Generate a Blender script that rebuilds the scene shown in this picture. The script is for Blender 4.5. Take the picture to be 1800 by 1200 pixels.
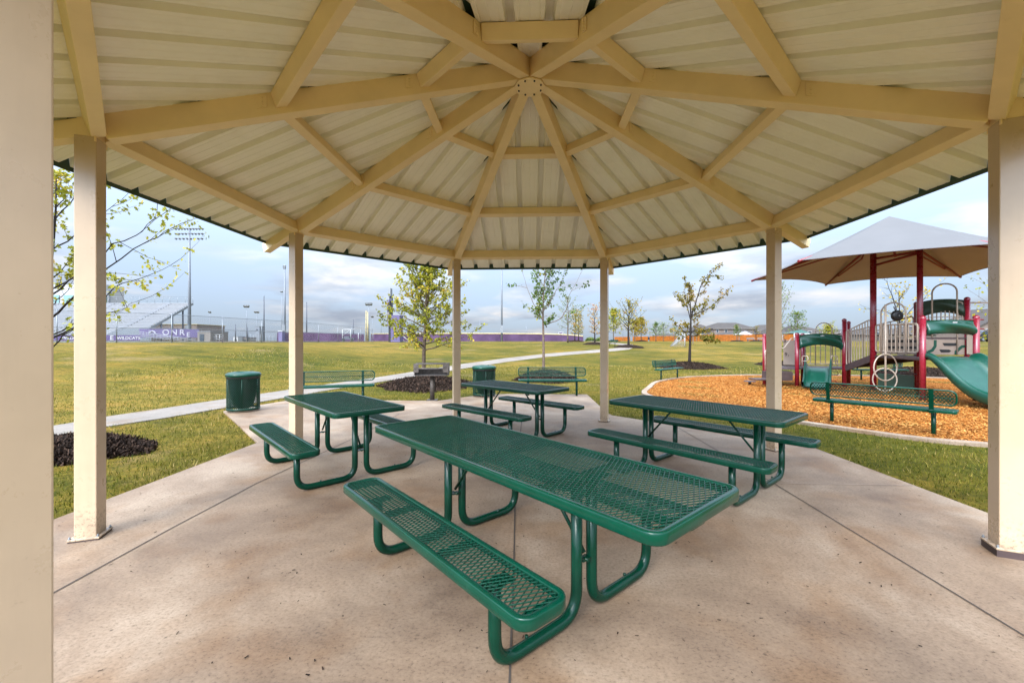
import bpy, math, random
import numpy as np
from mathutils import Vector, Matrix
random.seed(7); rng = np.random.default_rng(7)
PI = math.pi; R = math.radians
for o in list(bpy.data.objects): bpy.data.objects.remove(o)
sc = bpy.context.scene; COL = sc.collection

# ---------------------------------------------------------------- camera
CX, CY, CZ, YAW, F, PX0, PY0 = 0.0036, -4.329, 1.457, 0.0373, 726.9, 904.7, 599.7
cd = bpy.data.cameras.new('camera'); cam = bpy.data.objects.new('camera', cd); COL.objects.link(cam)
cam.location = (CX, CY, CZ); cam.rotation_euler = (PI/2, 0, YAW)
cd.sensor_width = 36; cd.lens = 36*F/1800; cd.shift_x = (900-PX0)/1800; cd.shift_y = (PY0-600)/1800
cd.clip_start = .05; cd.clip_end = 5000
sc.camera = cam
# ---------------------------------------------------------------- sky, sun, exposure
SUN_EL, SUN_AZ = R(34), R(205)      # azimuth from +Y clockwise: behind the camera, a little to its left
W = bpy.data.worlds.new('World'); sc.world = W; W.use_nodes = True
nt = W.node_tree; N = nt.nodes; L = nt.links
for n in list(N): N.remove(n)
def nd(tree, t, **kw):
    n = tree.nodes.new(t)
    for k, v in kw.items(): setattr(n, k, v)
    return n
def setramp(r, stops, interp='LINEAR'):
    e = r.color_ramp.elements; r.color_ramp.interpolation = interp
    while len(e) > 1: e.remove(e[-1])
    e[0].position = stops[0][0]; e[0].color = tuple(stops[0][1])+(1,)
    for p, c in stops[1:]:
        k = e.new(p); k.color = tuple(c)+(1,)
sky = nd(nt, 'ShaderNodeTexSky', sky_type='NISHITA'); sky.sun_disc = False
sky.sun_elevation = SUN_EL; sky.sun_rotation = SUN_AZ; sky.air_density = 1; sky.dust_density = 1.2; sky.ozone_density = 1.5
tc = nd(nt, 'ShaderNodeTexCoord'); sx = nd(nt, 'ShaderNodeSeparateXYZ'); L.new(tc.outputs['Generated'], sx.inputs[0])
mz = nd(nt, 'ShaderNodeMath', operation='MAXIMUM'); mz.inputs[1].default_value = 0; L.new(sx.outputs[2], mz.inputs[0])
az = nd(nt, 'ShaderNodeMath', operation='ADD'); az.inputs[1].default_value = .16; L.new(mz.outputs[0], az.inputs[0])
dx = nd(nt, 'ShaderNodeMath', operation='DIVIDE'); L.new(sx.outputs[0], dx.inputs[0]); L.new(az.outputs[0], dx.inputs[1])
dy = nd(nt, 'ShaderNodeMath', operation='DIVIDE'); L.new(sx.outputs[1], dy.inputs[0]); L.new(az.outputs[0], dy.inputs[1])
cb = nd(nt, 'ShaderNodeCombineXYZ'); L.new(dx.outputs[0], cb.inputs[0]); L.new(dy.outputs[0], cb.inputs[1])
nz = nd(nt, 'ShaderNodeTexNoise'); nz.inputs['Scale'].default_value = .85; nz.inputs['Detail'].default_value = 9; nz.inputs['Roughness'].default_value = .5; nz.inputs['Distortion'].default_value = .25
L.new(cb.outputs[0], nz.inputs['Vector'])
cov = nd(nt, 'ShaderNodeValToRGB'); setramp(cov, [(.47, (0,0,0)), (.62, (1,1,1))]); L.new(nz.outputs['Fac'], cov.inputs[0])
mp = nd(nt, 'ShaderNodeMapping'); mp.inputs['Location'].default_value = (3.1, 1.7, 0); L.new(cb.outputs[0], mp.inputs[0])
n2 = nd(nt, 'ShaderNodeTexNoise'); n2.inputs['Scale'].default_value = 1.3; n2.inputs['Detail'].default_value = 7; n2.inputs['Roughness'].default_value = .55; L.new(mp.outputs[0], n2.inputs['Vector'])
ccol = nd(nt, 'ShaderNodeValToRGB'); setramp(ccol, [(.36, (.50,.57,.70)), (.49, (.72,.78,.88)), (.6, (1.08,1.06,1.07))]); L.new(n2.outputs['Fac'], ccol.inputs[0])
SKY_STR = .10
skm = nd(nt, 'ShaderNodeVectorMath', operation='SCALE'); skm.inputs['Scale'].default_value = 1.0; L.new(sky.outputs[0], skm.inputs[0])
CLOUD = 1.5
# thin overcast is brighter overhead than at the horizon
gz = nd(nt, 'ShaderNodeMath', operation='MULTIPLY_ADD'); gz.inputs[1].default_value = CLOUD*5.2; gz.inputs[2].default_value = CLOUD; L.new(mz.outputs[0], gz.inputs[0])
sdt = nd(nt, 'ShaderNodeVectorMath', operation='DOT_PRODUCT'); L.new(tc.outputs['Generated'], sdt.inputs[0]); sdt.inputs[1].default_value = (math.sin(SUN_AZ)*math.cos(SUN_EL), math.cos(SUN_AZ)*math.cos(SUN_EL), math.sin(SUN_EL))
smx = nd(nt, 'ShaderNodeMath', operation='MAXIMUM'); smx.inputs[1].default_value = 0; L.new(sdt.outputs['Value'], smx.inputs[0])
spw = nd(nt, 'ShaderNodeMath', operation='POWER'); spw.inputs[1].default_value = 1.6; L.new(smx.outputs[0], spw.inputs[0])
sgl = nd(nt, 'ShaderNodeMath', operation='MULTIPLY_ADD'); sgl.inputs[1].default_value = 3.2; sgl.inputs[2].default_value = 1; L.new(spw.outputs[0], sgl.inputs[0])  # sky glow around the sun, added behind the camera to light the shelter
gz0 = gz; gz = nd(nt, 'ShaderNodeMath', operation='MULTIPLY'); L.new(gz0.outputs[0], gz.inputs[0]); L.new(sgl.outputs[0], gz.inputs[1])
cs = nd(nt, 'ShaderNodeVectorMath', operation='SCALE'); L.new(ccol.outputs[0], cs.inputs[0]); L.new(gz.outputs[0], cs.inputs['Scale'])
mx = nd(nt, 'ShaderNodeMix', data_type='RGBA'); L.new(cov.outputs[0], mx.inputs['Factor'])
blu = nd(nt, 'ShaderNodeMix', data_type='RGBA'); blu.inputs['Factor'].default_value = .93; L.new(skm.outputs[0], blu.inputs['A'])
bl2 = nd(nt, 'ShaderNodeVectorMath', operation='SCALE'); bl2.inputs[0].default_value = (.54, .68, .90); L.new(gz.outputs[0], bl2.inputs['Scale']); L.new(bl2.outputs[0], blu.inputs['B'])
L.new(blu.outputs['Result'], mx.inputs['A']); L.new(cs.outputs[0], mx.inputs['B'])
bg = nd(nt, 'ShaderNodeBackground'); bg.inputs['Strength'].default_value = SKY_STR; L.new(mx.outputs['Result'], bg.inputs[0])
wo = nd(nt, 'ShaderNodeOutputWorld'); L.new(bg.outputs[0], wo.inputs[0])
sd = bpy.data.lights.new('sun', 'SUN'); sun = bpy.data.objects.new('sun', sd); COL.objects.link(sun)
sd.energy = 1.0; sd.angle = R(25); sd.color = (1, .95, .87)
sv = Vector((math.sin(SUN_AZ)*math.cos(SUN_EL), math.cos(SUN_AZ)*math.cos(SUN_EL), math.sin(SUN_EL)))
sun.rotation_euler = sv.to_track_quat('Z', 'Y').to_euler()
sc.view_settings.view_transform = 'Standard'; sc.view_settings.look = 'None'; sc.view_settings.gamma = 1
sc.view_settings.exposure = 2.12
sc.render.engine = 'CYCLES'
sc.cycles.max_bounces = 10; sc.cycles.diffuse_bounces = 6; sc.cycles.transparent_max_bounces = 12
sc.render.resolution_x = 1024; sc.render.resolution_y = 682

# ---------------------------------------------------------------- terrain and picture helpers
cyw, syw = math.cos(YAW), math.sin(YAW)
def world(u, w): return (CX + cyw*u - syw*w, CY + syw*u + cyw*w)
def camuw(x, y):
    dx, dy = x-CX, y-CY
    return cyw*dx + syw*dy, -syw*dx + cyw*dy
def sstep(t): t = min(1, max(0, t)); return t*t*(3-2*t)
def ter(x, y):
    u, w = camuw(x, y); d = math.hypot(u, w)
    q = u/max(w, .5) if w > .5 else (-9 if u < 0 else 9)
    k = sstep((q+.62)/.55)
    k2 = sstep((q-.1)/.6)
    Lr = 17 + k*32 + k2*16; d0 = 15 + k2*3
    z = 1.36*sstep((d-d0)/Lr) + .0018*min(max(0, d-60), 130)
    if w < 0: z *= 0
    elif w < 8 and d > 10: z *= sstep(w/8)
    return z - .03
def at(px, py):
    """ground point that the photograph shows at this pixel"""
    w = 1.5
    while w < 400:
        u = (px-PX0)/F*w; x, y = world(u, w); z = CZ - (py-PY0)/F*w
        if z <= ter(x, y)+.03: break
        w *= 1.004
    return x, y, max(ter(x, y), 0 if w < 14 else -1)
def dep(px, w):
    x, y = world((px-PX0)/F*w, w); return Vector((x, y, ter(x, y)))
def P3(px, py, w):
    x, y = world((px-PX0)/F*w, w); return Vector((x, y, CZ - (py-PY0)/F*w))

# ---------------------------------------------------------------- materials
def mat(name, col, rough=.6, metal=0, spec=.5, var=0, vscale=4, bump=0, bscale=40, col2=None, coat=0, detail=4, wear=()):
    m = bpy.data.materials.new(name); m.use_nodes = True; t = m.node_tree; b = t.nodes['Principled BSDF']
    b.inputs['Base Color'].default_value = (*col, 1); b.inputs['Roughness'].default_value = rough
    b.inputs['Metallic'].default_value = metal; b.inputs['Specular IOR Level'].default_value = spec
    b.inputs['Coat Weight'].default_value = coat; b.inputs['Coat Roughness'].default_value = .15
    tcn = nd(t, 'ShaderNodeTexCoord'); cur = None
    if var or col2:
        n = nd(t, 'ShaderNodeTexNoise'); n.inputs['Scale'].default_value = vscale; n.inputs['Detail'].default_value = detail; n.inputs['Roughness'].default_value = .6
        t.links.new(tcn.outputs['Object'], n.inputs['Vector'])
        r = nd(t, 'ShaderNodeValToRGB')
        a = col2 if col2 else tuple(c*(1-var) for c in col)
        setramp(r, [(.35, a), (.65, col if col2 else tuple(min(1, c*(1+var)) for c in col))])
        t.links.new(n.outputs['Fac'], r.inputs[0]); cur = r.outputs[0]; nf = n
    for (wc, amt, ws_, lo, hi, st_, *zm) in wear:      # scuffs, dust and rain streaks with a shape of their own
        mpw = nd(t, 'ShaderNodeMapping'); mpw.inputs['Scale'].default_value = st_; t.links.new(tcn.outputs['Object'], mpw.inputs[0])
        nw = nd(t, 'ShaderNodeTexNoise'); nw.inputs['Scale'].default_value = ws_; nw.inputs['Detail'].default_value = 8; nw.inputs['Roughness'].default_value = .7; t.links.new(mpw.outputs[0], nw.inputs['Vector'])
        rw = nd(t, 'ShaderNodeMapRange'); rw.inputs['From Min'].default_value = lo; rw.inputs['From Max'].default_value = hi; rw.inputs['To Max'].default_value = amt; t.links.new(nw.outputs['Fac'], rw.inputs[0])
        fac = rw.outputs[0]
        if zm:
            sz = nd(t, 'ShaderNodeSeparateXYZ'); t.links.new(tcn.outputs['Object'], sz.inputs[0]); zr_ = nd(t, 'ShaderNodeMapRange'); zr_.inputs['From Min'].default_value = zm[0]; zr_.inputs['From Max'].default_value = 0; t.links.new(sz.outputs[2], zr_.inputs[0])
            mu = nd(t, 'ShaderNodeMath', operation='MULTIPLY'); t.links.new(rw.outputs[0], mu.inputs[0]); t.links.new(zr_.outputs[0], mu.inputs[1]); fac = mu.outputs[0]
        mw = nd(t, 'ShaderNodeMix', data_type='RGBA'); mw.inputs[7].default_value = (*wc, 1); t.links.new(fac, mw.inputs[0]); t.links.new(cur, mw.inputs[6]); cur = mw.outputs[2]
    if wear:
        rr = nd(t, 'ShaderNodeMapRange'); rr.inputs['To Min'].default_value = rough*.75; rr.inputs['To Max'].default_value = rough*1.5; t.links.new(nw.outputs['Fac'], rr.inputs[0]); t.links.new(rr.outputs[0], b.inputs['Roughness'])
    if cur: t.links.new(cur, b.inputs['Base Color'])
    if bump:
        n = nd(t, 'ShaderNodeTexNoise'); n.inputs['Scale'].default_value = bscale; n.inputs['Detail'].default_value = 3
        t.links.new(tcn.outputs['Object'], n.inputs['Vector'])
        bp = nd(t, 'ShaderNodeBump'); bp.inputs['Strength'].default_value = bump; bp.inputs['Distance'].default_value = .01
        t.links.new(n.outputs['Fac'], bp.inputs['Height']); t.links.new(bp.outputs[0], b.inputs['Normal'])
    return m
def mat_rnd(name, stops, rough=.7, trans=0, spec=.1):
    """colour read from the per-face value 'rnd'"""
    m = bpy.data.materials.new(name); m.use_nodes = True; t = m.node_tree; b = t.nodes['Principled BSDF']
    a = nd(t, 'ShaderNodeAttribute', attribute_name='rnd'); r = nd(t, 'ShaderNodeValToRGB'); setramp(r, stops)
    t.links.new(a.outputs['Fac'], r.inputs[0]); t.links.new(r.outputs[0], b.inputs['Base Color'])
    b.inputs['Roughness'].default_value = rough; b.inputs['Specular IOR Level'].default_value = spec
    if trans:
        tr = nd(t, 'ShaderNodeBsdfTranslucent'); t.links.new(r.outputs[0], tr.inputs[0])
        ms = nd(t, 'ShaderNodeMixShader'); ms.inputs[0].default_value = trans
        t.links.new(b.outputs[0], ms.inputs[1]); t.links.new(tr.outputs[0], ms.inputs[2])
        t.links.new(ms.outputs[0], t.nodes['Material Output'].inputs[0])
    return m
M = {}
M['tan'] = mat('tan_paint', (.80,.625,.36), .42, var=.04, vscale=3, bump=.03, bscale=60, wear=(((.34,.23,.11), .45, 14, .66, .8, (1,1,1)),))
M['post'] = mat('cream_post_paint', (.50,.37,.245), .26, var=.05, vscale=2.5, bump=.02, bscale=30, coat=.25, wear=(((.30,.22,.15), .55, 26, .64, .74, (1,1,1)), ((.40,.30,.2), .35, 2.2, .5, .8, (6,6,.6)), ((.10,.075,.05), 1.0, 45, .52, .62, (1,1,1), .30), ((.25,.18,.12), .8, 6, .4, .6, (1,1,1), .22),))
M['roofin'] = mat('roof_underside', (.87,.85,.77), .4, var=.02, vscale=2, wear=(((.45,.41,.30), .2, 2.5, .5, .8, (1,1,1)),))
M['roofout'] = mat('roof_green', (.02,.055,.04), .45)
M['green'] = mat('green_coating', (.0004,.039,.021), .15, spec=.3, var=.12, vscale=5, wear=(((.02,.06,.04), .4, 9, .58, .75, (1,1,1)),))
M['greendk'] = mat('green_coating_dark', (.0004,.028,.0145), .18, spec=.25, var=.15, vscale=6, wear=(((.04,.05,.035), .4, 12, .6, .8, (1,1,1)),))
M['slide'] = mat('green_plastic', (0.0008,0.048,0.0288), .28, var=.08, vscale=2, wear=(((.05,.13,.09), .4, 4, .55, .8, (1,1,1)),))
M['olive'] = mat('dark_green_panel', (0.016,0.04,0.0224), .5, var=.1)
M['red'] = mat('red_post', (0.186,0.00744,0.0186), .25, var=.08, vscale=3, coat=.2, wear=(((.35,.10,.10), .3, 8, .58, .75, (1,1,1)),))
M['redin'] = mat('crimson_tube', (0.156,0.0078,0.01625), .35)
M['tanrail'] = mat('tan_rail', (0.3224,0.2604,0.2046), .4)
M['tanpanel'] = mat('tan_panel', (0.252,0.192,0.15), .5, var=.06)
M['brown'] = mat('brown_deck', (.05,.03,.028), .6, var=.2, vscale=8)
M['black'] = mat('black_plastic', (.008,.008,.009), .4)
M['white'] = mat('white_paint', (0.306,0.306,0.306), .5, var=.04)
M['iron'] = mat('grill_iron', (0.072,0.06,0.052), .6, metal=.3, var=.35, vscale=14, bump=.2)
M['galv'] = mat('galvanised_steel', (0.192,0.204,0.216), .45, metal=.5, var=.1)
M['pole'] = mat('grey_pole', (0.14,0.155,0.18), .5, var=.06)
M['darkpole'] = mat('dark_pole', (.05,.055,.07), .6)
M['canopy'] = mat('canopy_cloth', (.112,.109,.108), .85, var=.03, vscale=1, spec=0.1)
M['canopyin'] = mat('canopy_cloth_inside', (0.34,0.325,0.33), .9, var=.05, vscale=1, spec=0.1)
M['purple'] = mat('purple_vinyl', (0.06502,0.04208,0.1148), .6, var=.12, vscale=.25, spec=0.1)
M['purplew'] = mat('purple_windscreen', (0.06375,0.036,0.07125), .75, var=.28, vscale=.3, detail=6, spec=0.1)
M['purplehaze'] = mat('hazed_purple_vinyl', (0.08925,0.07225,0.1445), .7, var=.15, vscale=.3, spec=0.1)  # distance haze put into the colour: lighter and greyer than the plain purple
M['letter'] = mat('dulled_white_lettering', (.24,.235,.27), .7, var=.05)  # white dulled in the colour for low contrast on the hazed banner
M['lilac'] = mat('lilac_siding', (0.096,0.08,0.168), .6, var=.06)
M['yellow'] = mat('yellow_cap', (.34,.27,.11), .5)
M['bleach'] = mat('aluminium_bleachers', (0.1836,0.1904,0.204), .5, metal=.1, var=.05, vscale=1)
M['bleachd'] = mat('aisle_grey', (.12,.13,.15), .6)
M['roofsh'] = mat('roof_shingles', (0.06037,0.0525,0.04725), .9, var=.12, vscale=1.2, spec=0.1)
M['brick'] = mat('house_brick', (0.156,0.12,0.099), .9, var=.2, vscale=3)
M['stucco'] = mat('house_stone', (0.1485,0.1336,0.1188), .9, var=.1, spec=0.1)
M['window'] = mat('window_glass', (.03,.04,.05), .1)
M['glassgreen'] = mat('press_box_glass', (0.14,0.248,0.24), .15)
M['cedar'] = mat('cedar_fence', (0.2342,0.07268,0.0113), .8, var=.25, vscale=2.2, spec=0.1)
M['concrete_n'] = None
M['car'] = mat('car_paint', (.01,.011,.014), .2, coat=.6)
M['tyre'] = mat('tyre', (.01,.01,.01), .8)
M['track'] = mat('track_red', (0.18,0.065,0.04), .9)
M['bark'] = mat('bark', (0.0952,0.07,0.0504), .9, var=.35, vscale=14, bump=.6, bscale=50, spec=0.1)
M['barkdk'] = mat('bark_dark', (0.024,0.0192,0.01632), .9, var=.3, vscale=14, bump=.6, bscale=50, spec=0.1)
M['barkpale'] = mat('bark_pale', (0.1248,0.0912,0.0672), .9, var=.25, vscale=14, bump=.4, bscale=50, spec=0.1)
LP = {
 'oak': [(0,(0.105,0.121,0.00967)),(.45,(0.217,0.217,0.0202)),(.8,(0.37,0.322,0.0322)),(1,(0.468,0.29,0.0403))],
 'green': [(0,(0.0434,0.0806,0.0155)),(.5,(0.0868,0.136,0.031)),(.85,(0.174,0.205,0.0496)),(1,(0.31,0.279,0.062))],
 'gold': [(0,(0.0992,0.093,0.0124)),(.4,(0.211,0.174,0.0186)),(.8,(0.36,0.248,0.031)),(1,(0.372,0.161,0.0372))],
 'orange': [(0,(0.236,0.149,0.0372)),(.5,(0.372,0.223,0.062)),(1,(0.384,0.149,0.0744))],
 'rust': [(0,(0.0744,0.0744,0.0124)),(.45,(0.167,0.136,0.0186)),(.8,(0.26,0.167,0.0372)),(1,(0.236,0.136,0.0868))],
 'yellow': [(0,(0.279,0.198,0.0186)),(.6,(0.465,0.341,0.0434)),(1,(0.372,0.31,0.062))],
 'pale': [(0,(0.0992,0.136,0.062)),(.6,(0.186,0.223,0.0992)),(1,(0.26,0.26,0.124))],
}
for k, v in LP.items(): M['leaf_'+k] = mat_rnd('leaves_'+k, v, .55, .35)
M['blade'] = mat_rnd('grass_blades', [(0,(.02,.03,.003)),(.35,(.062,.074,.006)),(.62,(.135,.125,.013)),(.85,(.27,.20,.045)),(1,(.38,.27,.11))], .6, .3)
M['chip'] = mat_rnd('wood_chips', [(0,(.13,.035,.005)),(.25,(.25,.075,.011)),(.65,(.36,.145,.028)),(1,(.50,.27,.08))], .8)
M['mchunk'] = mat_rnd('mulch_chunks', [(0,(.006,.004,.003)),(.6,(.028,.018,.013)),(1,(.075,.045,.03))], .9)
M['mulch'] = mat('mulch', (0.0182,0.0119,0.0084), .95, var=.5, vscale=20, bump=1, bscale=60, spec=0.04)
M['chipbase'] = mat('chip_ground', (0.306,0.1105,0.0187), .9, col2=(.2,.065,.01), vscale=30, bump=1, bscale=70, spec=0.05)

def concrete(name, base, dark, light, sc_=1.0, specks=True):
    m = bpy.data.materials.new(name); m.use_nodes = True; t = m.node_tree; b = t.nodes['Principled BSDF']
    tcn = nd(t, 'ShaderNodeTexCoord'); mpn = nd(t, 'ShaderNodeMapping'); t.links.new(tcn.outputs['Object'], mpn.inputs[0])
    mpn.inputs['Scale'].default_value = (sc_, sc_, sc_)
    n = nd(t, 'ShaderNodeTexNoise'); n.inputs['Scale'].default_value = .7; n.inputs['Detail'].default_value = 10; n.inputs['Roughness'].default_value = .68; n.inputs['Distortion'].default_value = .3
    t.links.new(mpn.outputs[0], n.inputs['Vector'])
    r = nd(t, 'ShaderNodeValToRGB'); setramp(r, [(.33, dark), (.5, base), (.66, light)]); t.links.new(n.outputs['Fac'], r.inputs[0])
    # brushed, fine grain
    g = nd(t, 'ShaderNodeTexNoise'); g.inputs['Scale'].default_value = 62; g.inputs['Detail'].default_value = 6; g.inputs['Roughness'].default_value = .75
    mg = nd(t, 'ShaderNodeMapping'); mg.inputs['Scale'].default_value = (.8, 1, 1); t.links.new(tcn.outputs['Object'], mg.inputs[0]); t.links.new(mg.outputs[0], g.inputs['Vector'])
    gr = nd(t, 'ShaderNodeValToRGB'); setramp(gr, [(.33, (.42,.38,.35)), (.44, (.86,.85,.83)), (.55, (1.0,1.0,1.0)), (.7, (1.13,1.12,1.1))]); t.links.new(g.outputs['Fac'], gr.inputs[0])
    ml = nd(t, 'ShaderNodeMix', data_type='RGBA', blend_type='MULTIPLY'); ml.inputs['Factor'].default_value = 1
    t.links.new(r.outputs[0], ml.inputs['A']); t.links.new(gr.outputs[0], ml.inputs['B'])
    # rusty / damp stains
    s = nd(t, 'ShaderNodeTexNoise'); s.inputs['Scale'].default_value = 1.7; s.inputs['Detail'].default_value = 5; ms_ = nd(t, 'ShaderNodeMapping'); ms_.inputs['Location'].default_value = (5, 2, 0)
    t.links.new(tcn.outputs['Object'], ms_.inputs[0]); t.links.new(ms_.outputs[0], s.inputs['Vector'])
    sr = nd(t, 'ShaderNodeValToRGB'); setramp(sr, [(.5, (1,1,1)), (.66, (.86,.75,.63))]); t.links.new(s.outputs['Fac'], sr.inputs[0])
    m2 = nd(t, 'ShaderNodeMix', data_type='RGBA', blend_type='MULTIPLY'); m2.inputs['Factor'].default_value = 1
    t.links.new(ml.outputs['Result'], m2.inputs['A']); t.links.new(sr.outputs[0], m2.inputs['B'])
    out = m2.outputs['Result']
    if specks:
        v = nd(t, 'ShaderNodeTexVoronoi'); v.inputs['Scale'].default_value = 7; v.inputs['Randomness'].default_value = 1; t.links.new(tcn.outputs['Object'], v.inputs['Vector'])
        vr = nd(t, 'ShaderNodeValToRGB'); setramp(vr, [(.03, (.2,.15,.12)), (.07, (1,1,1))]); t.links.new(v.outputs['Distance'], vr.inputs[0])
        m3 = nd(t, 'ShaderNodeMix', data_type='RGBA', blend_type='MULTIPLY'); m3.inputs['Factor'].default_value = .7
        t.links.new(out, m3.inputs['A']); t.links.new(vr.outputs[0], m3.inputs['B']); out = m3.outputs['Result']
    t.links.new(out, b.inputs['Base Color'])
    rr = nd(t, 'ShaderNodeMapRange'); rr.inputs['To Min'].default_value = .55; rr.inputs['To Max'].default_value = .9; t.links.new(n.outputs['Fac'], rr.inputs[0]); t.links.new(rr.outputs[0], b.inputs['Roughness'])
    bp = nd(t, 'ShaderNodeBump'); bp.inputs['Strength'].default_value = .35; bp.inputs['Distance'].default_value = .003
    t.links.new(g.outputs['Fac'], bp.inputs['Height']); t.links.new(bp.outputs[0], b.inputs['Normal'])
    return m
M['slab'] = concrete('slab_concrete', (.222,.153,.098), (.125,.080,.049), (.315,.235,.163))
M['pathc'] = concrete('path_concrete', (.185,.152,.12), (.14,.115,.088), (.22,.185,.15), specks=False)
M['curb'] = concrete('curb_concrete', (.26,.19,.13), (.19,.135,.09), (.32,.25,.18), specks=False)
M['joint'] = mat('joint', (.05,.037,.028), .9)
M['jointf'] = mat('joint_faint', (.27,.2,.15), .9)

def grassmat():
    m = bpy.data.materials.new('grass_ground'); m.use_nodes = True; t = m.node_tree; b = t.nodes['Principled BSDF']
    g = nd(t, 'ShaderNodeNewGeometry')
    def noise(scale, det=5, rough=.6, loc=(0,0,0), scl=(1,1,1)):
        mp_ = nd(t, 'ShaderNodeMapping'); mp_.inputs['Location'].default_value = loc; mp_.inputs['Scale'].default_value = scl; t.links.new(g.outputs['Position'], mp_.inputs[0])
        n = nd(t, 'ShaderNodeTexNoise'); n.inputs['Scale'].default_value = scale; n.inputs['Detail'].default_value = det; n.inputs['Roughness'].default_value = rough
        t.links.new(mp_.outputs[0], n.inputs['Vector']); return n
    big = noise(.09, 4, .55); mid = noise(.7, 6, .7, (4,0,0)); fine = noise(11, 6, .75)
    rb = nd(t, 'ShaderNodeValToRGB'); setramp(rb, [(.36, (.056,.056,.004)), (.5, (.096,.075,.007)), (.62, (.145,.10,.015))]); t.links.new(big.outputs['Fac'], rb.inputs[0])
    rm = nd(t, 'ShaderNodeValToRGB'); setramp(rm, [(.32, (.50,.62,.45)), (.5, (1,1,1)), (.66, (1.35,1.12,1.3))]); t.links.new(mid.outputs['Fac'], rm.inputs[0])
    rf = nd(t, 'ShaderNodeValToRGB'); setramp(rf, [(.3, (.35,.40,.3)), (.52, (1,1,1)), (.7, (1.5,1.38,1.4))]); t.links.new(fine.outputs['Fac'], rf.inputs[0])
    a = nd(t, 'ShaderNodeMix', data_type='RGBA', blend_type='MULTIPLY'); a.inputs['Factor'].default_value = 1; t.links.new(rb.outputs[0], a.inputs['A']); t.links.new(rm.outputs[0], a.inputs['B'])
    c = nd(t, 'ShaderNodeMix', data_type='RGBA', blend_type='MULTIPLY'); c.inputs['Factor'].default_value = 1; t.links.new(a.outputs['Result'], c.inputs['A']); t.links.new(rf.outputs[0], c.inputs['B'])
    st = noise(1.0, 4, .6, (9,3,0), (.22,1.9,1)); rs_ = nd(t, 'ShaderNodeValToRGB'); setramp(rs_, [(.36, (.74,.80,.72)), (.52, (1,1,1)), (.66, (1.18,1.10,1.2))]); t.links.new(st.outputs['Fac'], rs_.inputs[0])
    c2 = nd(t, 'ShaderNodeMix', data_type='RGBA', blend_type='MULTIPLY'); c2.inputs['Factor'].default_value = 1; t.links.new(c.outputs['Result'], c2.inputs[6]); t.links.new(rs_.outputs[0], c2.inputs[7])
    ba = noise(.33, 6, .65, (1,7,0)); br = nd(t, 'ShaderNodeMapRange'); br.inputs['From Min'].default_value = .57; br.inputs['From Max'].default_value = .70; br.inputs['To Max'].default_value = .65; t.links.new(ba.outputs['Fac'], br.inputs[0])
    c3 = nd(t, 'ShaderNodeMix', data_type='RGBA'); c3.inputs[7].default_value = (.17,.115,.05,1); t.links.new(br.outputs[0], c3.inputs[0]); t.links.new(c2.outputs[2], c3.inputs[6])
    t.links.new(c3.outputs[2], b.inputs['Base Color']); b.inputs['Roughness'].default_value = .95; b.inputs['Specular IOR Level'].default_value = .1
    bp = nd(t, 'ShaderNodeBump'); bp.inputs['Strength'].default_value = .8; bp.inputs['Distance'].default_value = .04
    t.links.new(fine.outputs['Fac'], bp.inputs['Height']); t.links.new(bp.outputs[0], b.inputs['Normal'])
    return m
M['grass'] = grassmat()
def linkmat():
    m = bpy.data.materials.new('chain_link'); m.use_nodes = True; t = m.node_tree; b = t.nodes['Principled BSDF']
    b.inputs['Base Color'].default_value = (.25,.27,.3,1); b.inputs['Metallic'].default_value = .4
    tcn = nd(t, 'ShaderNodeTexCoord'); s = nd(t, 'ShaderNodeSeparateXYZ'); t.links.new(tcn.outputs['UV'], s.inputs[0])
    outs = []
    for op in ('ADD', 'SUBTRACT'):
        a = nd(t, 'ShaderNodeMath', operation=op); t.links.new(s.outputs[0], a.inputs[0]); t.links.new(s.outputs[1], a.inputs[1])
        k = nd(t, 'ShaderNodeMath', operation='MULTIPLY'); k.inputs[1].default_value = 13; t.links.new(a.outputs[0], k.inputs[0])
        f = nd(t, 'ShaderNodeMath', operation='FRACT'); t.links.new(k.outputs[0], f.inputs[0])
        l = nd(t, 'ShaderNodeMath', operation='LESS_THAN'); l.inputs[1].default_value = .085; t.links.new(f.outputs[0], l.inputs[0]); outs.append(l)
    mxn = nd(t, 'ShaderNodeMath', operation='MAXIMUM'); t.links.new(outs[0].outputs[0], mxn.inputs[0]); t.links.new(outs[1].outputs[0], mxn.inputs[1])
    t.links.new(mxn.outputs[0], b.inputs['Alpha']); return m
M['link'] = linkmat()

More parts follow.
